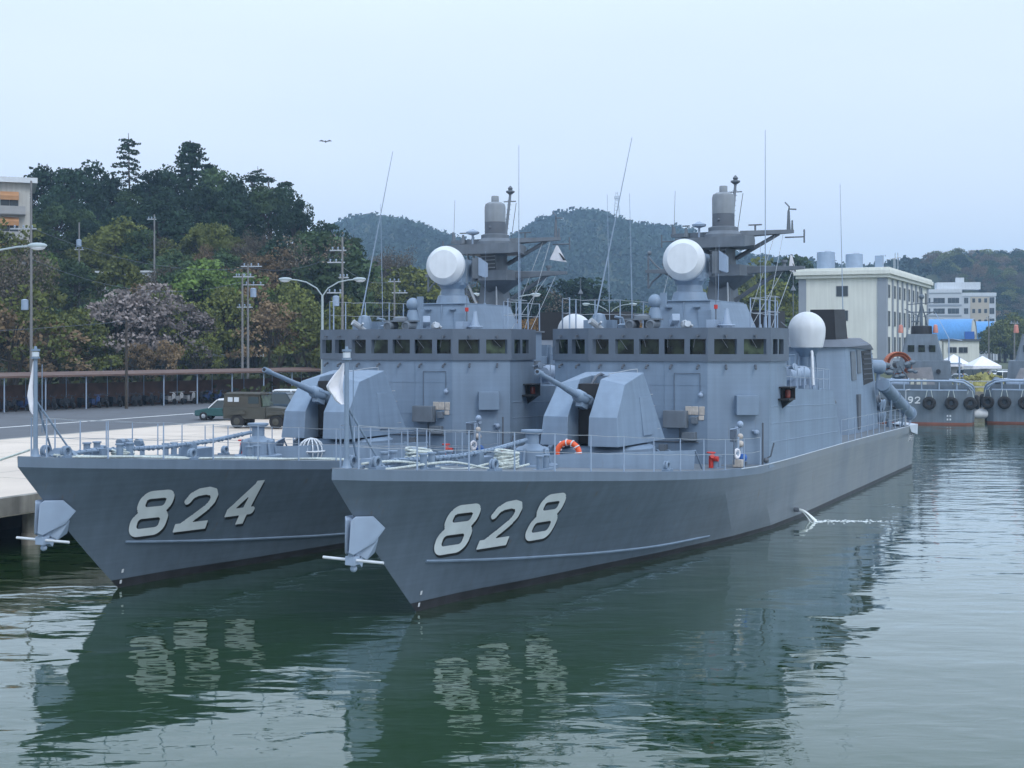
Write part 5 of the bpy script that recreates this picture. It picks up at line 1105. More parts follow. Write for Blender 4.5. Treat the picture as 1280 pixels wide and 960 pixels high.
# far office block
fb = oriented('office_building', px(1202,440,450), -R(10), 'pale blue-white office block with long window bands behind the blue hangar', 'building'); fb.location.z = GZ
m_pale = M('pale_blue_render', (.50,.53,.56), .8, .06, .1); m_beige = M('beige_panel', (.45,.40,.32), .8, .08, .1)
mb = MB(); mb.bx(-14,0,0,12,0,22.4); mb.bx(0,11,1.0,12,0,21.2); mb.build('wall', m_pale, fb)
mb = MB(); mb.bx(-14.3,.1,-.3,12,22.4,23.6); mb.bx(-7.5,6.5,3,9,23.6,26.0); mb.bx(-1.2,1.4,4,6,26,27.6); mb.bx(0.1,11.2,.8,12,21.2,22.4); mb.build('roof', m_white, fb)
for k in range(5):
    z = 19.8-3.5*k
    mb = MB(); mb.bx(-14.1,-.0,-.12,-.002,z-1.9,z-1.25); mb.build('balcony', m_bgrey, fb)
    for j in range(3): window(fb, -11.8+4.6*j, 0, z, 3.6, 1.7, 'y', 2)
    window(fb, 1.6, 1.0, z, 1.3, 1.8, 'y', 1); window(fb, 9.8, 1.0, z, 1.5, 1.9, 'y', 1)
    for j in range(3): window(fb, 4.0+1.9*j, .88, z, .9, 1.3, 'y', 0)
mb = MB(); mb.bx(2.9,8.9,.88,.998,0,21); mb.build('cladding', m_beige, fb)
# blue roofed hangars
m_blue_roof = M('blue_sheet_roof', (.07,.24,.50), .5, .1, .2, streak=.1)
def hangar(u, D, L_, r, label, gable, rz):
    h = oriented('hangar', px(u,440,D), rz, label, 'hangar', None); h.location.z = GZ
    V_ = []; n = 14
    for i, x in enumerate((0,-L_)):
        for k in range(n+1): a = math.pi*k/n; V_.append((x, -r*math.cos(a), 6+r*.95*math.sin(a)))
    V2 = [(x+(0 if x else 0), y*1.03, z+.18) for x, y, z in V_]
    m_ = MB(); m_.add(V_+V2, [(k,k+1,n+2+k,n+1+k) for k in range(n)]+[(2*n+2+k,2*n+3+k,3*n+4+k,3*n+3+k) for k in range(n)]+[(k,k+1,2*n+3+k,2*n+2+k) for k in range(n)]); m_.build('roof', m_blue_roof, h)
    m_ = MB(); m_.add([V_[k] for k in range(n+1)]+[(0,r,0),(0,-r,0)], [tuple(range(n+3))]); m_.add([(x-.3,y,z) for x,y,z in [V_[k] for k in range(n+1)]+[(0,r,0),(0,-r,0)]], [tuple(range(n+3))]); m_.bx(-L_,-.31,-r,-r+.2,0,6); m_.bx(-L_,-.31,r-.2,r,0,6); m_.build('wall', gable, h)
    m_ = MB(); m_.torus((0.05,0,5.4), r*1.0, .16, (1,0,0), 20, 6, R(0), R(360)) if False else m_.path([(0.03,-r*1.0*math.cos(math.pi*k/16),6+r*.97*math.sin(math.pi*k/16)) for k in range(17)], .16, 6); m_.build('verge', m_bgrey, h)
    m_ = MB(); m_.bx(.02,.08,-1.8,1.8,0,4.2); m_.build('door', m_bgrey, h)
    for j in (-.45,.45):
        window(h, .0, j*r, 7.0, .9, .9, 'x', 0)
    return h
hangar(1217, 318, 24, 5.2, 'blue arched-roof hangar with a cream gable behind the small cream building', m_cream, -R(26))
hangar(1244, 350, 24, 5.2, 'blue arched-roof hangar with a white gable, the right-hand one', m_pale, -R(26))
# small cream building by the far quay
sb = oriented('store_building', px(1224,455,196), -R(16), 'small cream flat-roofed store behind the white tents', 'building'); sb.location.z = GZ
mb = MB(); mb.bx(-4.9,0,0,9,0,5.5); mb.build('wall', m_cream, sb)
mb = MB(); mb.bx(-5.1,.2,-.25,9.2,5.5,5.8); mb.build('roof', m_dark, sb)
window(sb, -3.7, 0, 4.2, 1.2, .75, 'y', 1); window(sb, -2.2, 0, 4.2, 1.2, .75, 'y', 1); window(sb, 0, 2.0, 4.2, .9, 1.0, 'x', 0)
mb = MB(); mb.bx(-1.9,-.6,1,3,5.8,6.9); mb.build('water_tank', m_blue, sb)
# dark warehouse seen between the masts
wb = oriented('warehouse', (24,205,GZ), 0, 'long low warehouse with a dark slate roof behind both bridges', 'building')
m_slate = M('slate_roof', (.022,.026,.036), .7, .15, .4); m_wallb = M('warehouse_wall', (.06,.065,.075), .8, .1, .4)
mb = MB(); mb.bx(-19,18.5,0,16,0,6.4); mb.build('wall', m_wallb, wb)
mb = MB(); mb.prism([(-19.6,-.6,6.4),(-19.6,8,9.9),(-19.6,16.6,6.4)], (38.7,0,0)); mb.build('roof', m_slate, wb)
for k in range(9): window(wb, -16.5+4.1*k, 0, 4.5, 1.6, 1.2, 'y', 1)
# apartment block at the left edge
ab = oriented('apartment_block', (-55.2,155,10.0), R(21), 'white apartment block with orange awnings at the left edge of the hill', 'building')
mb = MB(); mb.bx(-22,0,0,10,-4,15.1); mb.build('wall', M('stained_white_wall',(.42,.41,.38),.85,.08,.4,streak=.12), ab)
mb = MB(); mb.bx(-22.5,.8,-.8,10.5,15.1,15.7); mb.build('roof', m_white, ab)
for k in range(4):
    z = 13.1-2.9*k
    for j in range(4):
        window(ab, -2.2-3.6*j, 0, z, 1.9, 1.4, 'y', 1)
        if k < 3: m_ = MB(); m_.hull([(-3.2-3.6*j,-.05,z+1.0),(-1.2-3.6*j,-.05,z+1.0),(-3.2-3.6*j,-.7,z+.5),(-1.2-3.6*j,-.7,z+.5),(-3.2-3.6*j,-.66,z+.0),(-1.2-3.6*j,-.66,z+.0)]); m_.build('awning', m_aw if 'm_aw' in globals() else M('orange_awning',(.42,.22,.10),.8,.1,2), ab)
    m_ = MB(); m_.bx(-21,-.5,-.9,-.8,z-1.6,z-.7); m_.bx(-21,-.5,-.8,0,z-1.7,z-1.6); m_.build('balcony', M('balcony_grey',(.3,.3,.3),.8), ab)
m_ = MB(); m_.bx(-14,-9,3,7,15.7,18.3); m_.build('roof_house', m_white, ab)
# hut on the slope, terrace building behind the shed
p = px(158,352,150); hb_ = oriented('hut', (p.x,p.y,p.z-1.4), R(-8), 'white hut on the wooded slope below the round olive tree', 'building')
mb = MB(); mb.bx(-.2,2.6,0,2.5,-1.5,2.4); mb.bx(-3.4,-.25,.2,2.2,-1.5,1.2); mb.build('wall', m_pale, hb_); mb = MB(); mb.bx(-3.6,2.8,-.2,2.7,2.4,2.6); mb.build('roof', m_white, hb_); window(hb_, 1.2, 0, 1.1, 1.2, .9, 'y', 1)
tb_ = oriented('terrace_building', (-37.5,127,ground(-32,127)-.8), R(35), 'low grey building with a white roof edge behind the bicycle shed', 'building')
mb = MB(); mb.bx(0,15,0,5,-1,3.1); mb.build('wall', M('grey_block',(.2,.22,.24),.85,.15,.8,streak=.1), tb_)
mb = MB(); mb.bx(-.4,8.2,-.5,5.4,3.1,3.4); mb.bx(9,15.4,-.5,5.4,3.1,3.35); mb.build('roof', m_white, tb_)
for k in range(8): window(tb_, 1.2+1.8*k, 0, 1.7, 1.3, 1.1, 'y', 1)
# ---- bicycle shed with rusty roof edge
A0 = Vector((-44.5,88.0,GZ)); AD = Vector((.602,.799,0)); AN = Vector((-.799,.602,0)); arz = math.atan2(AD.y, AD.x)
sh = oriented('bicycle_shed', A0, arz, 'long open bicycle shed with white posts and a brown roof along the road', 'shed')
m_rust = M('brown_sheet_roof', (.11,.065,.05), .8, .2, .8)
LS = 78
mb = MB(); mb.hull([(-10,-.3,2.50),(LS,-.3,2.50),(LS,-.3,2.64),(-10,-.3,2.64),(-10,3.0,2.72),(LS,3.0,2.72),(LS,3.0,2.84),(-10,3.0,2.84)]); mb.build('roof', m_rust, sh)
mb = MB(); mb.bx(-10,LS,2.6,2.75,0,1.9); mb.build('back_fence', M('brown_fence',(.10,.05,.032),.85,.3,1.2), sh)
for k in range(24):
    mb = MB(); x = -9+3.6*k+random.uniform(-.15,.15); mb.tube((x,.0,-.05),(x,.0,2.52),.055,n=8); mb.tube((x,.0,2.4),(x,2.6,2.7),.035,n=6); mb.tube((x,2.55,0),(x,2.55,2.7),.04,n=6); mb.build('post', M_POST if 'M_POST' in globals() else m_lite, sh)
# parked scooters and bicycles
m_sc = [M('scooter_dark',(.02,.022,.028),.35,.2,3), M('scooter_silver',(.35,.36,.38),.35,.1,3), M('scooter_blue',(.03,.06,.16),.35,.1,3)]
def scooter(body):
    t_ = empty('motor_scooter', (0,0,0))
    for x in (-.6,.6):
        m_ = MB(); m_.torus((x,0,.26),.21,.06,(0,1,0),16,6); m_.tube((x,-.04,.26),(x,.04,.26),.14,n=12); m_.build('wheel', m_rubber, t_)
    m_ = MB(); m_.hull([(-.75,-.13,.45),(-.75,.13,.45),(-.1,-.15,.35),(-.1,.15,.35),(-.7,-.15,.72),(-.7,.15,.72),(-.1,-.14,.7),(-.1,.14,.7)]); m_.bx(-.15,.35,-.14,.14,.25,.33); m_.hull([(.35,-.2,.3),(.35,.2,.3),(.5,-.16,.9),(.5,.16,.9),(.42,-.2,.35),(.42,.2,.35),(.55,0,.6)]); m_.tube((.58,0,.26),(.4,0,1.0),.035); m_.tube((.38,-.33,1.02),(.38,.33,1.02),.025); m_.ball((.52,0,.88),.09,8,6)
    m_.build('body', body, t_); m_ = MB(); m_.hull([(-.78,-.12,.72),(-.78,.12,.72),(-.1,-.12,.7),(-.1,.12,.7),(-.7,-.1,.8),(-.7,.1,.8),(-.15,-.1,.77),(-.15,.1,.77)]); m_.build('seat', m_black, t_)
    for s in (-1,1): m_ = MB(); m_.tube((.4,s*.25,1.02),(.42,s*.28,1.1),.012); m_.ball((.42,s*.28,1.12),.035,8,5,(.4,1,.8)); m_.build('mirror', m_dark, t_)
    return t_
sc_ = [scooter(m) for m in m_sc]; used = [0,0,0]; SL = ['dark motor scooter parked under the bicycle shed','silver motor scooter parked under the bicycle shed','blue motor scooter parked under the bicycle shed']
for k in range(34):
    q = random.choice([0,0,0,1,2]); o = sc_[q] if not used[q] else copy_tree(sc_[q]); used[q] = 1
    x = 2.+k*1.02+random.uniform(-.2,.2); p = A0+AD*x+AN*(1.2+random.uniform(-.2,.3)); o.location = p; o.rotation_euler = (0,0,math.atan2(-AN.y,-AN.x)+random.uniform(-.15,.15)); tag(o, SL[q], 'scooter', ('dark','silver','blue')[q]+' scooters in the shed')
# ---- utility poles
def arm(mb, z, w_, ry=0., off=0., ins=3, dz=.25):
    mb.box((off,0,z),(w_,.1,.1))
    for k in range(ins): x = off-w_/2+w_*(k+.5)/ins; mb.tube((x,0,z+.05),(x,0,z+dz),.05,n=6); 
def upole(u, vt, D, label, arms, trans=(), brown=False, r=.125):
    p = px(u, 431, D); zt = px(u, vt, D).z; zg = ground(p.x, p.y); po = empty('utility_pole', (p.x,p.y,zg), 0, label, 'pole', None)
    m_ = MB(); m_.tube((0,0,-.3),(0,0,zt-zg),r,r*.6,10); m_.build('pole', m_bark if brown else m_pole, po)
    for v, w_, off in arms:
        z = px(u, v, D).z-zg; m_ = MB(); arm(m_, z, w_, off=off); ao = m_.build('crossarm', m_steel, po)
        for k in range(3): x = off-w_/2+w_*(k+.5)/3; m_ = MB(); m_.lathe([(.04,0),(.07,.05),(.07,.15),(.03,.18)],(x,0,z+.10),n=8); m_.build('insulator', m_lite, ao)
    for v, off in trans:
        z = px(u, v, D).z-zg; m_ = MB(); m_.lathe([(.05,0),(.27,.04),(.27,.8),(.1,.86)],(off,-.1,z),n=14); m_.build('transformer', m_lite, po)
    return Vector((p.x,p.y,zt))
P1 = upole(39,226,104,'tall concrete utility pole with a transformer in front of the apartment block',[(286,2.0,-.6)],[(388,-.45)])
P2 = upole(310,330,122,'utility pole with three crossarms in front of the lower slope, left of the double lamp',[(333,1.9,.3),(346,1.9,-.4),(356,1.9,.5),(384,1.4,-.3)],[(372,.5)])
m_ = MB()
P2b = upole(303,342,121,'thin second pole standing beside the pole with three crossarms',[(346,1.5,.2)])
P3 = upole(428,296,108,'tall utility pole with white insulators beside the double street lamp',[(313,1.3,-.35),(328,1.4,-.5),(347,.8,0.1),(366,1.3,-.6)],[(383,-.5)])
P4 = upole(493,350,130,'short utility pole seen left of the radar dish of 824',[(352,1.2,0),(366,1.5,.5)])
P5 = upole(193,268,150,'thin concrete pole rising from the wooded slope',[(274,1.0,-.3)])
P6 = upole(99,278,148,'thin pole on the slope beside the bright green tree',[(312,1.0,0)],[(309,.0)])
P7 = upole(158,398,104,'short brown pole with a meter box behind the bicycle shed road',[],[],True,.13)
P8 = upole(1268,400,190,'thin pole beside the parked cars at the far right',[(404,1.2,0)])
P9 = upole(1236,395,215,'thin pole in front of the right-hand hangar',[(398,1.,0)])
def wire(a, b, sag, label):
    m_ = MB(); m_.path([a.lerp(b,t)+Vector((0,0,-sag*4*t*(1-t))) for t in np.linspace(0,1,14)], .022, 4); tag(m_.build('power_line', m_dark), label, 'wire', 'overhead wires')
D3 = Vector((0,0,-1.2))
wire(P1+D3*3,P2+D3*.3,1.2,'upper overhead wire strung across the lower slope at the left'); wire(P1+D3*5,P2b+D3*.6,1.6,'lower overhead wire strung across the lower slope at the left')
wire(P2+D3*.2,P3+D3,.8,'overhead wire from the three-armed pole to the tall pole by the lamp'); wire(P3+D3*2,P4,.7,'overhead wire from the tall pole to the short pole at its right')
wire(P7+Vector((0,0,-.2)),Vector((-46,92,7.4)),.3,'low overhead wire above the bicycle shed')
# ---- street lamps
def slamp(u, v, D, heads, label, sides=(1,-1)):
    p = px(u, 431, D); zt = px(u, v, D).z; lo = empty('street_lamp', (p.x,p.y,GZ), 0, label, 'street lamp', 'street lamps on the quay'); h_ = zt-GZ-1.0
    m_ = MB(); m_.tube((0,0,-.02),(0,0,h_),.11,.07,12); m_.tube((0,0,0),(0,0,.5),.16,.14,12); m_.build('lamp_post', m_lampm, lo)
    for s in sides:
        w_ = heads; m_ = MB(); m_.path([(0,0,h_-.05),(s*w_*.18,0,h_+.45),(s*w_*.5,0,h_+.82),(s*w_*.8,0,h_+.95),(s*w_,0,h_+.98)],.04,8); ao = m_.build('lamp_arm', m_lampm, lo)
        m_ = MB(); m_.ball((s*(w_+.3),0,h_+1.0),.42,14,8,(1,.42,.3)); ho = m_.build('lamp_head', m_lampm, ao)
        m_ = MB(); m_.ball((s*(w_+.33),0,h_+.93),.32,12,6,(1,.45,.38)); m_.build('lamp_glass', m_lens, ao)
slamp(403,349,84,2.0,'double-armed street lamp standing left of the bridge of 824')
slamp(-38,307,56,2.5,'street lamp at the left edge whose arm reaches into the picture')
slamp(632,368,108,2.1,'double-armed street lamp seen behind the mast of 824')
slamp(762,380,138,2.1,'double-armed street lamp seen left of the radar dish of 828')
# ================================================================== VEHICLES
m_olive = M('olive_drab_paint', (.05,.05,.04), .6, .1, 2); m_canvas = M('olive_canvas', (.055,.052,.042), .9, .15, 3, bump=.3)
m_teal = M('dark_green_car_paint', (.008,.06,.06), .25, .05, 1); m_cw = M('white_car_paint', (.7,.72,.74), .3, .03, 1); m_navy = M('navy_car_paint', (.012,.03,.05), .25, .05, 1); m_silver = M('silver_car_paint', (.38,.42,.46), .3, .05, 1)
m_carglass = glassmat('car_glass', (.04,.055,.06), .08)
def wheel(par, x, y, r, w_=.2, hub=None):
    m_ = MB(); m_.lathe([(r*.55,-w_/2),(r*.9,-w_/2),(r,-w_*.35),(r,w_*.35),(r*.9,w_/2),(r*.55,w_/2)],(x,y,r),(0,1,0),20); w0 = m_.build('wheel', m_rubber, par)
    m_ = MB(); m_.lathe([(.02,-w_*.56),(r*.5,-w_*.5),(r*.56,-w_*.45),(r*.56,w_*.45),(r*.5,w_*.5),(.02,w_*.56)],(x,y,r),(0,1,0),16); m_.build('rim', hub or m_steel, w0)
def saloon(name, label, loc, rz, paint, roofm, L_=3.9, W=1.6, H_=1.45, r=.3, group=None, cat='car', boxy=0., simple=False):
    c = empty(name, loc, rz, label, cat, group); h2 = L_/2; w2 = W/2; bl = H_*.58
    m_ = MB(); m_.hull([(-h2,-w2*.9,.35),(-h2,w2*.9,.35),(h2,w2*.9,.35),(h2,-w2*.9,.35),(-h2*.95,-w2,.28),(-h2*.95,w2,.28),(h2*.95,w2,.28),(h2*.95,-w2,.28),(-h2,-w2*.92,bl*.9),(-h2,w2*.92,bl*.9),(h2,w2*.85,bl*.8),(h2,-w2*.85,bl*.8),(-h2*.9,-w2*.95,bl),(-h2*.9,w2*.95,bl),(h2*.42,w2*.95,bl),(h2*.42,-w2*.95,bl)]); m_.build('body', paint, c, bevel=.04)
    xa, xb = -h2*(.9-.0*boxy), h2*(.42+.1*boxy); ra, rb = -h2*(.62+.22*boxy), h2*(.08+.2*boxy); wt = w2*.78
    m_ = MB(); m_.hull([(xa,-w2*.92,bl-.01),(xa,w2*.92,bl-.01),(xb,w2*.9,bl-.01),(xb,-w2*.9,bl-.01),(ra,-wt,H_-.06),(ra,wt,H_-.06),(rb,wt,H_-.06),(rb,-wt,H_-.06)]); m_.build('windscreen', m_carglass, c)
    m_ = MB(); m_.hull([(ra-.08,-wt-.02,H_-.1),(ra-.08,wt+.02,H_-.1),(rb+.08,wt+.02,H_-.1),(rb+.08,-wt-.02,H_-.1),(ra+.08,-wt*.9,H_),(ra+.08,wt*.9,H_),(rb-.08,wt*.9,H_),(rb-.08,-wt*.9,H_)]); ro = m_.build('roof', roofm, c)
    for x0, x1 in ((xa,ra),(xb,rb),((xa+xb)/2-.05,(ra+rb)/2)):
        for s in (-1,1): m_ = MB(); m_.tube((x0,s*w2*.93,bl-.02),(x1,s*(wt+.01),H_-.07),.035,n=5); m_.build('pillar', roofm if not simple else paint, c)
    for x in (-h2*.62,h2*.62):
        for s in (-1,1): wheel(c, x, s*(w2-.1), r)
    for s in (-1,1):
        m_ = MB(); m_.tube((h2-.05,s*w2*.62,bl*.68),(h2+.03,s*w2*.62,bl*.68),.1,n=12); m_.build('headlight', m_lens, c)
        m_ = MB(); m_.box((-h2,s*w2*.7,bl*.75),(.06,.18,.12)); m_.build('tail_light', m_red, c)
    m_ = MB(); m_.bx(h2-.02,h2+.08,-w2*.9,w2*.9,.32,.44); m_.bx(-h2-.08,-h2+.02,-w2*.9,w2*.9,.32,.44); m_.build('bumper', m_steel, c)
    m_ = MB(); m_.bx(h2+.08,h2+.09,-.2,.2,.33,.45); m_.build('number_plate', m_white, c)
    return c
def gp(u, D): p = px(u, 431, D); return Vector((p.x, p.y, GZ+.01))
saloon('small_car', 'small dark green car with a white roof behind the olive jeep', gp(278,88.5), R(172), m_teal, m_cw, 3.3, 1.5, 1.4, .28)
saloon('estate_car', 'dark blue car partly hidden behind the front of the olive jeep', gp(352,90), R(-12), m_navy, m_navy, 4.3, 1.7, 1.75, .32, boxy=1)
saloon('parked_car', 'silver car with a white roof rack behind the gun of 824', gp(378,93), R(-8), m_silver, m_cw, 4.4, 1.7, 1.85, .32, boxy=1)
# jeep
jp = empty('jeep', gp(326,80.0), R(-14), 'olive drab canvas-topped jeep parked on the concrete apron', 'jeep')
m_ = MB(); m_.bx(-2.05,.62,-.78,.78,.55,1.25); m_.hull([(.62,-.74,.6),(.62,.74,.6),(.62,.74,1.27),(.62,-.74,1.27),(2.0,-.66,.62),(2.0,.66,.62),(1.95,.62,1.17),(1.95,-.62,1.17)]); body = m_.build('body', m_olive, jp, bevel=.03)
m_ = MB()
for s in (-1,1):
    for x in (-1.15,1.3): m_.hull([(x-.62,s*.6,.75),(x-.62,s*.9,.75),(x-.42,s*.6,1.03),(x-.42,s*.9,1.03),(x+.42,s*.6,1.03),(x+.42,s*.9,1.03),(x+.6,s*.6,.85),(x+.6,s*.9,.85)])
m_.build('mudguard', m_olive, jp)
m_ = MB(); m_.hull([(-2.05,-.78,1.25),(-2.05,.78,1.25),(.35,.78,1.25),(.35,-.78,1.25),(-2.0,-.7,2.0),(-2.0,.7,2.0),(.25,.68,2.02),(.25,-.68,2.02),(-1.9,-.5,2.1),(-1.9,.5,2.1),(.2,.5,2.1),(.2,-.5,2.1)]); m_.bx(-2.1,.45,-.74,.74,1.98,2.02); top = m_.build('canvas_top', m_canvas, jp)
m_ = MB()
for s in (-1,1):
    for x0, x1 in ((-1.75,-1.45),(-1.35,-1.05)): m_.bx(x0,x1,s*.755-.02,s*.755+.02,1.55,1.82)
m_.build('side_window', m_lens, top)
m_ = MB()
for s in (-1,1): m_.bx(-.45,.2,s*.755-.015,s*.755+.015,1.45,1.85)
m_.build('door_window', m_carglass, top)
m_ = MB(); m_.hull([(.42,-.7,1.28),(.42,.7,1.28),(.3,-.66,1.95),(.3,.66,1.95),(.48,-.7,1.28),(.48,.7,1.28),(.36,-.66,1.95),(.36,.66,1.95)]); m_.build('windscreen', m_glass2, jp)
for x in (-1.15,1.3):
    for s in (-1,1): wheel(jp, x, s*.72, .41, .24, m_olive)
for s in (-1,1): m_ = MB(); m_.tube((1.95,s*.48,.98),(2.04,s*.48,.98),.1,n=12); m_.build('headlight', m_lens, jp)
m_ = MB(); m_.bx(2.05,2.18,-.75,.75,.52,.68); m_.build('bumper', m_olive, jp)
m_ = MB(); m_.bx(2.0,2.02,-.3,.3,.7,1.1); m_.build('grille', m_black, jp)
m_ = MB(); m_.tube((-2.08,.0,1.0),(-2.28,.0,1.0),.38,n=18); m_.build('spare_wheel', m_rubber, jp)
# cars at the far quay
CC = [('white car parked near the tents at the far quay',m_cw,1256,168,1.4),('dark green van parked behind the white tent',m_navy,1217,168,1.9),('pale blue car parked right of the store building',m_silver,1259,186,1.5),('black car parked below the pale blue car',m_navy,1246,178,1.4),('white van parked at the right edge by the second tug',m_cw,1268,155,1.9),('silver car parked between the store and the poles',m_silver,1243,190,1.4),('grey car parked left of the white tent',m_silver,1206,164,1.4)]
for k, (lb, pm, u, D, hh) in enumerate(CC): saloon('parked_car' if hh < 1.8 else 'parked_van', lb, gp(u, D)+Vector((0,0,.03)), R(random.uniform(-30,30)), pm, pm, 4.2, 1.7, hh, .3, 'cars parked beyond the tugs', 'car' if hh < 1.8 else 'van', boxy=.0 if hh < 1.8 else 1, simple=True)
# ================================================================== TUGS
def tug(u, label, number):
    D = 113; p = px(u, 431, D); dirv = Vector((p.x,p.y,0)).normalized(); root = empty('harbour_tug', (p.x,p.y,0), math.atan2(-dirv.x, dirv.y), label, 'tug', 'tugs moored side by side')
    B = lambda mb, n, m, par=root, **k: mb.build(n, m, par, **k)
    def plan(s, z, w=4.3, L_=24):
        pts = [(-w*.82,0),(-w*.95,.35),(-w,1.5),(-w,14),(-w*.8,19),(-w*.3,L_),(w*.3,L_),(w*.8,19),(w,14),(w,1.5),(w*.95,.35),(w*.82,0)]
        return [(x*s, y, z) for x, y in pts]
    a = plan(.97,-.5); b = plan(.98,.16); c = plan(1.,2.8); n = len(a)
    m_ = MB(); m_.add(b+c, [(i,(i+1)%n,n+(i+1)%n,n+i) for i in range(n)]+[tuple(range(n,2*n))]); hu = B(m_, 'hull', m_tug, ang=25)
    m_ = MB(); m_.add(a+b, [(i,(i+1)%n,n+(i+1)%n,n+i) for i in range(n)]); B(m_, 'waterline_stripe', M_RL, hu)
    # bulwark rail curving down at the corners
    m_ = MB()
    for s in (-1,1):
        m_.path([(0,.0,3.62),(s*2.4,.0,3.62),(s*3.3,.05,3.5),(s*3.9,.25,3.1),(s*4.15,.6,2.75),(s*4.1,.9,2.4)],.09,8)
        m_.path([(s*2.2,1.0,3.7),(s*3.4,1.1,3.65),(s*4.1,1.6,3.2),(s*4.25,2.2,2.8)],.08,8)
    for x in (-2.8,-1.4,0,1.4,2.8): m_.tube((x,0,2.8),(x,0,3.6),.05)
    m_.bx(-3.6,3.6,-.03,.05,2.8,2.92); B(m_, 'stern_rail', m_lite)
    m_ = MB(); m_.hull([(-3.9,.4,2.8),(3.9,.4,2.8),(3.6,.45,3.3),(-3.6,.45,3.3),(-3.9,.5,2.8),(3.9,.5,2.8),(3.6,.5,3.3),(-3.6,.5,3.3)]); B(m_, 'bulwark', m_tug)
    # deckhouse, wheelhouse, funnel, mast
    m_ = MB(); m_.hull([(-2.6,6,2.8),(2.6,6,2.8),(2.6,15,2.8),(-2.6,15,2.8),(-2.4,6.3,5.2),(2.4,6.3,5.2),(2.4,15,5.2),(-2.4,15,5.2)]); dh = B(m_, 'deckhouse', m_tug)
    for x in (-1.2,.2,1.4): m_ = MB(); m_.tube((x,6.02,4.3),(x,6.2,4.3),.2,n=14); B(m_, 'porthole', m_black, dh)
    m_ = MB(); m_.hull([(-1.7,8,5.2),(1.7,8,5.2),(1.9,9,5.2),(1.9,13,5.2),(-1.9,13,5.2),(-1.9,9,5.2),(-1.2,8.6,7.6),(1.2,8.6,7.6),(1.3,9,7.6),(1.3,12.4,7.6),(-1.3,12.4,7.6),(-1.3,9,7.6)]); wh = B(m_, 'wheelhouse', m_tug)
    for x in (-.9,0,.9): m_ = MB(); m_.box((x,8.18,6.3),(.55,.06,.6)); B(m_, 'window', m_glass, wh)
    m_ = MB(); m_.lathe([(.95,7.0),(.9,8.3),(.8,8.35)],(0,9.6,0),n=20); B(m_, 'funnel', m_black)
    m_ = MB(); m_.tube((0,10.5,7.6),(0,10.5,11.8),.14,.07,8)
    for sx in (-1,1): m_.tube((sx*.7,10.8,7.6),(0,10.5,10.4),.06); m_.tube((sx*.15,10.5,9.2),(sx*1.5,10.5,9.9),.04)
    m_.tube((-1.2,10.5,9.6),(1.2,10.5,9.6),.05); m_.tube((-1.2,10.5,10.3),(1.4,10.5,10.5),.04); m_.bx(-.9,-.2,10,11,8.7,8.8); m_.path([(-1.1,10.1,8.0),(-1.1,10.1,9.1),(-.3,10.1,9.1),(-.3,10.1,8.0)],.03); m_.ball((0,10.5,11.0),.25,8,6); B(m_, 'mast', m_tug)
    for sx in (-1,1): m_ = MB(); m_.lathe([(.2,0),(.24,.1),(.16,.7),(.08,.75)],(sx*1.5-.3,9.3,7.7),n=10); B(m_, 'mast_lamp', m_pink)
    m_ = MB(); m_.hull([(-2.2,4.4,2.8),(1.2,4.4,2.8),(1.2,5.8,2.8),(-2.2,5.8,2.8),(-1.4,4.7,4.6),(.8,4.7,4.7),(.6,5.6,4.5),(-1.5,5.5,4.2)]); B(m_, 'covered_winch', m_canv2)
    m_ = MB(); m_.tube((-2.4,1.8,3.3),(-1.1,1.8,3.3),.42,n=16); m_.tube((-2.5,1.8,3.3),(-2.4,1.8,3.3),.5,n=16); m_.tube((-1.1,1.8,3.3),(-1.0,1.8,3.3),.5,n=16); B(m_, 'rope_drum', m_lite)
    m_ = MB(); 
    for x in (-.9,-.4,.1): m_.bx(x,x+.3,1.3,1.9,2.8,3.75)
    B(m_, 'towing_bitts', m_cream2)
    m_ = MB(); m_.path([(2.3,7,2.8),(2.3,7,7.2),(3.4,7.5,7.0)],.06); m_.tube((2.3,7,7.2),(1.2,10,9.5),.03); m_.tube((3.2,8,2.8),(3.2,8,5.6),.07); m_.bx(2.5,3.4,8,12,4.9,5.0); B(m_, 'davit', m_lite)
    m_ = MB()
    for x in (2.7,3.3): m_.tube((x,3.2,2.8),(x,3.2,3.8),.12)
    m_.bx(-3.6,-2.8,3,4,2.8,3.7); m_.ball((-3.3,2.6,3.5),.38,10,8); m_.ball((-2.4,3.0,3.3),.3,10,8); B(m_, 'deck_gear', m_tug)
    # tyre fenders
    for x, y in ((-3.6,-.18),(-2.1,-.3),(.6,-.32),(2.35,-.3),(3.85,-.0)) if number else ((-3.95,-.0),(-2.6,-.25),(-1.0,-.3),(.8,-.3),(2.8,-.2)):
        m_ = MB(); m_.torus((x,y,1.78),.36,.19,(0,1,0),22,10); t_ = B(m_, 'tyre_fender', m_rubber)
        m_ = MB(); m_.tube((x-.3,y+.1,2.1),(x-.15,y+.1,2.85),.025,n=5); m_.tube((x+.3,y+.1,2.1),(x+.15,y+.1,2.85),.025,n=5); B(m_, 'fender_rope', m_rope, t_)
    for s in (-1,1):
        for k, y in enumerate((1.6,3.0)): m_ = MB(); m_.torus((s*4.45,y,1.8),.4,.2,(1,0,0),18,8); B(m_, 'tyre_fender', m_rubber)
    if number:
        for k, ch in enumerate(number):
            B(digit_mesh(ch, .62, .48, lambda a, b, k=k: (-1.12+k*.56+a*.46, -.035 if True else 0, 1.72+b*.6), 26, 34), 'hull_digit', m_white, hu, fix=False)
    m_ = MB()
    for k in range(2):
        for q in (0,.22): m_.bx(2.0+q,2.12+q,-.04,.02,.35+.3*k,.5+.3*k)
    B(m_, 'draught_mark', m_white, hu)
    return root
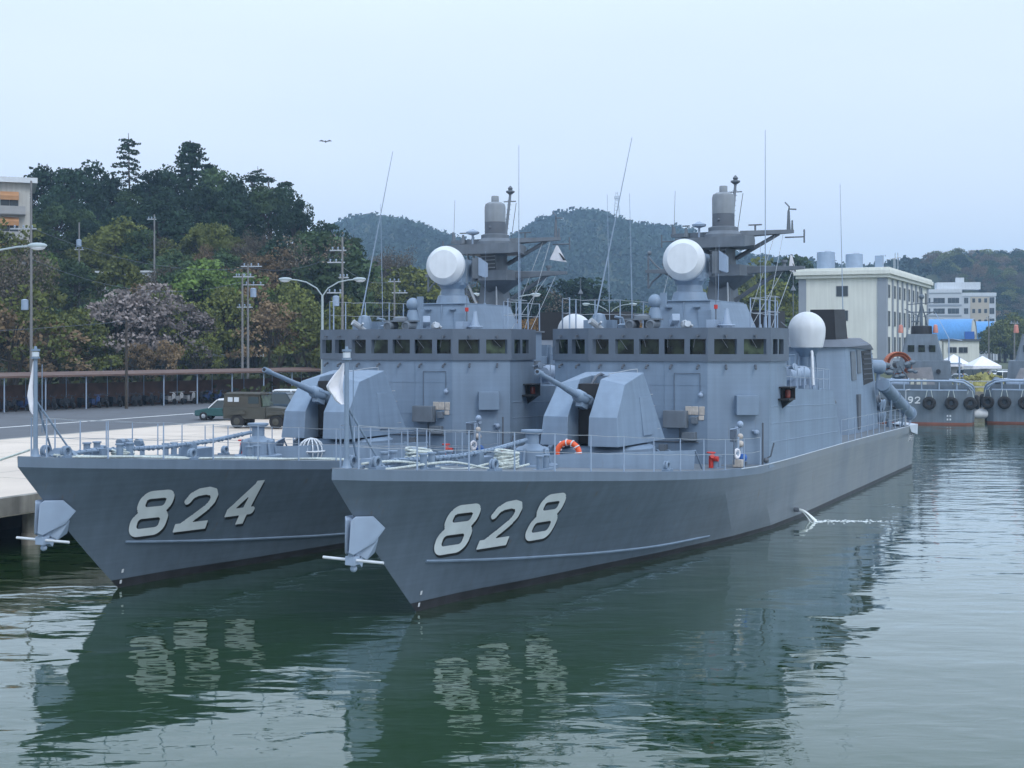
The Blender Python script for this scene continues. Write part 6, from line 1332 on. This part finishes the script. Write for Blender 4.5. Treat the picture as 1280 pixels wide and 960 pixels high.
M_RL = M('red_waterline', (.17,.055,.035), .6, .15, 1.5); m_pink = M('salmon_lamp_cover', (.6,.25,.2), .6, .1, 3); m_canv2 = M('grey_canvas', (.22,.22,.23), .9, .15, 2, bump=.3); m_cream2 = M('cream_bitts', (.5,.5,.42), .6)
tug(1152, 'grey harbour tug numbered 92 with tyre fenders, just right of the stern of 828', '92')
tug(1297, 'grey harbour tug cut off by the right edge of the picture', None)
# orange boom reel on the quay side of the first tug
p = px(1122, 456, 117); br = empty('boom_reel', (p.x,p.y,GZ), R(0), 'big orange oil boom wound on a round reel beside the tug numbered 92', 'boom reel')
br.location.z = 2.75
cz = p.z-2.75
m_ = MB()
for k in range(26):
    a = -.5+k*(math.pi+1.0)/25; c = Vector((.98*math.cos(a),0,cz+.98*math.sin(a))); d_ = Vector((-math.sin(a),0,math.cos(a))); m_.tube(c-d_*.07-Vector((0,.5,0)), c-d_*.07+Vector((0,.5,0)), .16, n=8)
m_.torus((0,0,cz),.82,.1,(0,1,0),28,8); m_.build('float_boom', M('faded_orange',(.4,.11,.045),.7,.25,3), br)
m_ = MB(); m_.tube((0,-.6,cz),(0,.6,cz),.3,n=14)
for k in range(14): m_.ball((random.uniform(-1.2,1.4),-.75+random.uniform(-.2,.2),random.uniform(.2,cz+.35)),random.uniform(.16,.34),8,6,(1.2,1,.8))
m_.tube((-1.3,-.6,0),(0,-.6,cz),.07); m_.tube((1.3,-.6,0),(0,-.6,cz),.07); m_.build('reel_frame', m_tug, br)
# life raft canister between the tugs
m_ = MB(); m_.lathe([(.05,-.75),(.36,-.7),(.4,-.5),(.42,0),(.4,.5),(.36,.7),(.05,.75)],(0,0,0),(1,0,0),18); m_.tube((-.2,0,-.4),(-.2,0,1.3),.04); m_.tube((.3,0,-.4),(.3,0,1.0),.04)
o = m_.build('floating_drum', m_white); o.location = px(1223,517,115); tag(o, 'white cylindrical float hanging in the gap between the two tugs', 'float')
# tents on the far quay
def tent(u, v, D, w_, label, wall=True):
    p = px(u, v, D); t_ = empty('marquee_tent', (p.x,p.y,GZ+.02), 0, label, 'tent'); zt = p.z-GZ; e = zt-1.25; h2 = w_/2
    m_ = MB(); m_.hull([(-h2,-h2,e),(h2,-h2,e),(h2,h2,e),(-h2,h2,e),(0,0,zt),(-h2,-h2,e-.35),(h2,-h2,e-.35),(h2,h2,e-.35),(-h2,h2,e-.35)]); m_.build('canopy', m_cloth, t_)
    for sx in (-1,1):
        for sy in (-1,1): m_ = MB(); m_.tube((sx*h2*.97,sy*h2*.97,0),(sx*h2*.97,sy*h2*.97,e),.04); m_.build('leg', m_steel, t_)
    if wall: m_ = MB(); m_.bx(h2*.1,h2*.95,h2*.9,h2*.94,0,e-.3); m_.build('side_wall', m_cloth, t_)
tent(1228,445,172,3.6,'white pyramid tent on the far quay, the taller of the two'); tent(1192,443,178,3.4,'white flat-topped tent left of the taller pyramid tent')
# net heaps
m_net = M('yellow_green_nets', (.22,.21,.07), .95, .5, 3, bump=.6)
def heap(u, D, w_, h_, label, seed):
    rn = random.Random(seed); p = px(u,431,D); m_ = MB(); n = 18; V_ = []
    for j in range(n+1):
        for i in range(n+1): a = i/n*2-1; b = j/n*2-1; f_ = max(0,1-a*a)*max(0,1-b*b); V_.append((a*w_/2, b*w_/3, h_*f_**.5*(1+.25*rn.uniform(-1,1))))
    m_.add(V_, [(j*(n+1)+i,j*(n+1)+i+1,(j+1)*(n+1)+i+1,(j+1)*(n+1)+i) for j in range(n) for i in range(n)])
    for k in range(60): a = rn.uniform(-.8,.8)*w_/2; b = rn.uniform(-.7,.7)*w_/3; m_.path([(a,b,h_*.8),(a+rn.uniform(-.4,.4),b+rn.uniform(-.3,.3),h_*.95),(a+rn.uniform(-.7,.7),b,h_*.7)],.05,4)
    o = m_.build('net_heap', m_net, ang=180); o.location = (p.x,p.y,GZ); tag(o, label, 'net heap', None)
heap(1209,144,3.4,1.5,'yellow-green heap of nets on the far quay, left of the gap between the tugs',1); heap(1232,146,4.6,1.7,'yellow-green heap of nets on the far quay, right of the gap between the tugs',2)
mb = MB(); mb.bx(-4,4,0,.06,.5,.62); mb.bx(-4,4,0,.06,1.1,1.2)
for k in range(6): mb.tube((-4+1.6*k,.03,0),(-4+1.6*k,.03,1.2),.05)
o = mb.build('quay_barrier', m_steel); o.location = (50.3,140.9,GZ); tag(o, 'low steel barrier in front of the net heaps', 'barrier')
# ---- people on the far quay (skin-modifier bodies)
def person(u, D, rz, cloth, label, lean=0.):
    p = px(u,431,D); P_ = [(0,0,.95),(0,0,1.2),(0,.0,1.42),(0,0,1.52),(0,.02,1.66),(.1,0,.9),(.12,.03,.5),(.13,-.02,.07),(.13,.14,.03),(-.1,0,.9),(-.13,-.06,.5),(-.14,-.12,.07),(-.14,.04,.03),(.2,0,1.4),(.26,-.02,1.12),(.25,.08,.88),(-.2,0,1.4),(-.27,.02,1.12),(-.24,.1,.88)]
    E_ = [(0,1),(1,2),(2,3),(3,4),(0,5),(5,6),(6,7),(7,8),(0,9),(9,10),(10,11),(11,12),(2,13),(13,14),(14,15),(2,16),(16,17),(17,18)]
    rr = [.15,.14,.15,.06,.1,.1,.07,.045,.04,.1,.07,.045,.04,.07,.05,.035,.07,.05,.035]
    me = bpy.data.meshes.new('person'); me.from_pydata(P_, E_, []); o = bpy.data.objects.new('person', me); C.objects.link(o)
    sk = o.modifiers.new('skin','SKIN'); 
    for i, r_ in enumerate(rr): me.skin_vertices[0].data[i].radius = (r_, r_*.8)
    me.skin_vertices[0].data[0].use_root = True
    sb_ = o.modifiers.new('sub','SUBSURF'); sb_.levels = 1; sb_.render_levels = 1; me.materials.append(cloth)
    o.location = (p.x,p.y,GZ+.02); o.rotation_euler = (0,0,rz); tag(o, label, 'person')
    m_ = MB(); m_.ball((0,.02,1.67),.105,12,10,(.85,1,1.2)); m_.build('head', m_skin, o); m_ = MB(); m_.ball((0,0,1.71),.112,12,8,(.9,1,1.0)); m_.build('hair', m_black, o)
m_skin = M('skin', (.45,.28,.2), .6)
for nm in ('person',):
    pass
try:
    person(1235,160,R(160),m_black,'person in dark clothes standing in front of the white tent')
    person(1204,150,R(200),m_blue,'person in a blue jacket standing left of the net heaps')
    person(1199,149,R(120),M('brown_coat',(.12,.07,.05),.9),'person in a brown coat beside the one in a blue jacket')
except Exception as e: print('person failed', e)
# a bird in flight
mb = MB(); mb.ball((0,0,0),.09,8,6,(1,3,1))
for s in (-1,1): mb.hull([(s*.05,.12,0),(s*.05,-.12,0),(s*.35,.05,.14),(s*.35,-.12,.14),(s*.62,-.12,.02),(s*.05,0,.03)])
o = mb.build('bird', m_dark); o.location = px(407,177,120); tag(o, 'small dark bird flying above the wooded hill', 'bird')
# ================================================================== HAZE
hz = bpy.data.materials.new('haze'); hz.use_nodes = True; t = hz.node_tree; t.nodes.clear()
o_ = t.nodes.new('ShaderNodeOutputMaterial'); pv = t.nodes.new('ShaderNodeVolumePrincipled'); pv.inputs['Color'].default_value = (.50,.74,1,1); pv.inputs['Density'].default_value = .00042; pv.inputs['Anisotropy'].default_value = .2
t.links.new(pv.outputs[0], o_.inputs['Volume'])
mb = MB(); mb.bx(-900,1300,-80,2000,-3,150); o = mb.build('haze', hz, smooth=False); tag(o, 'thin bluish haze over the harbour and the far hills', 'haze', kind='stuff')
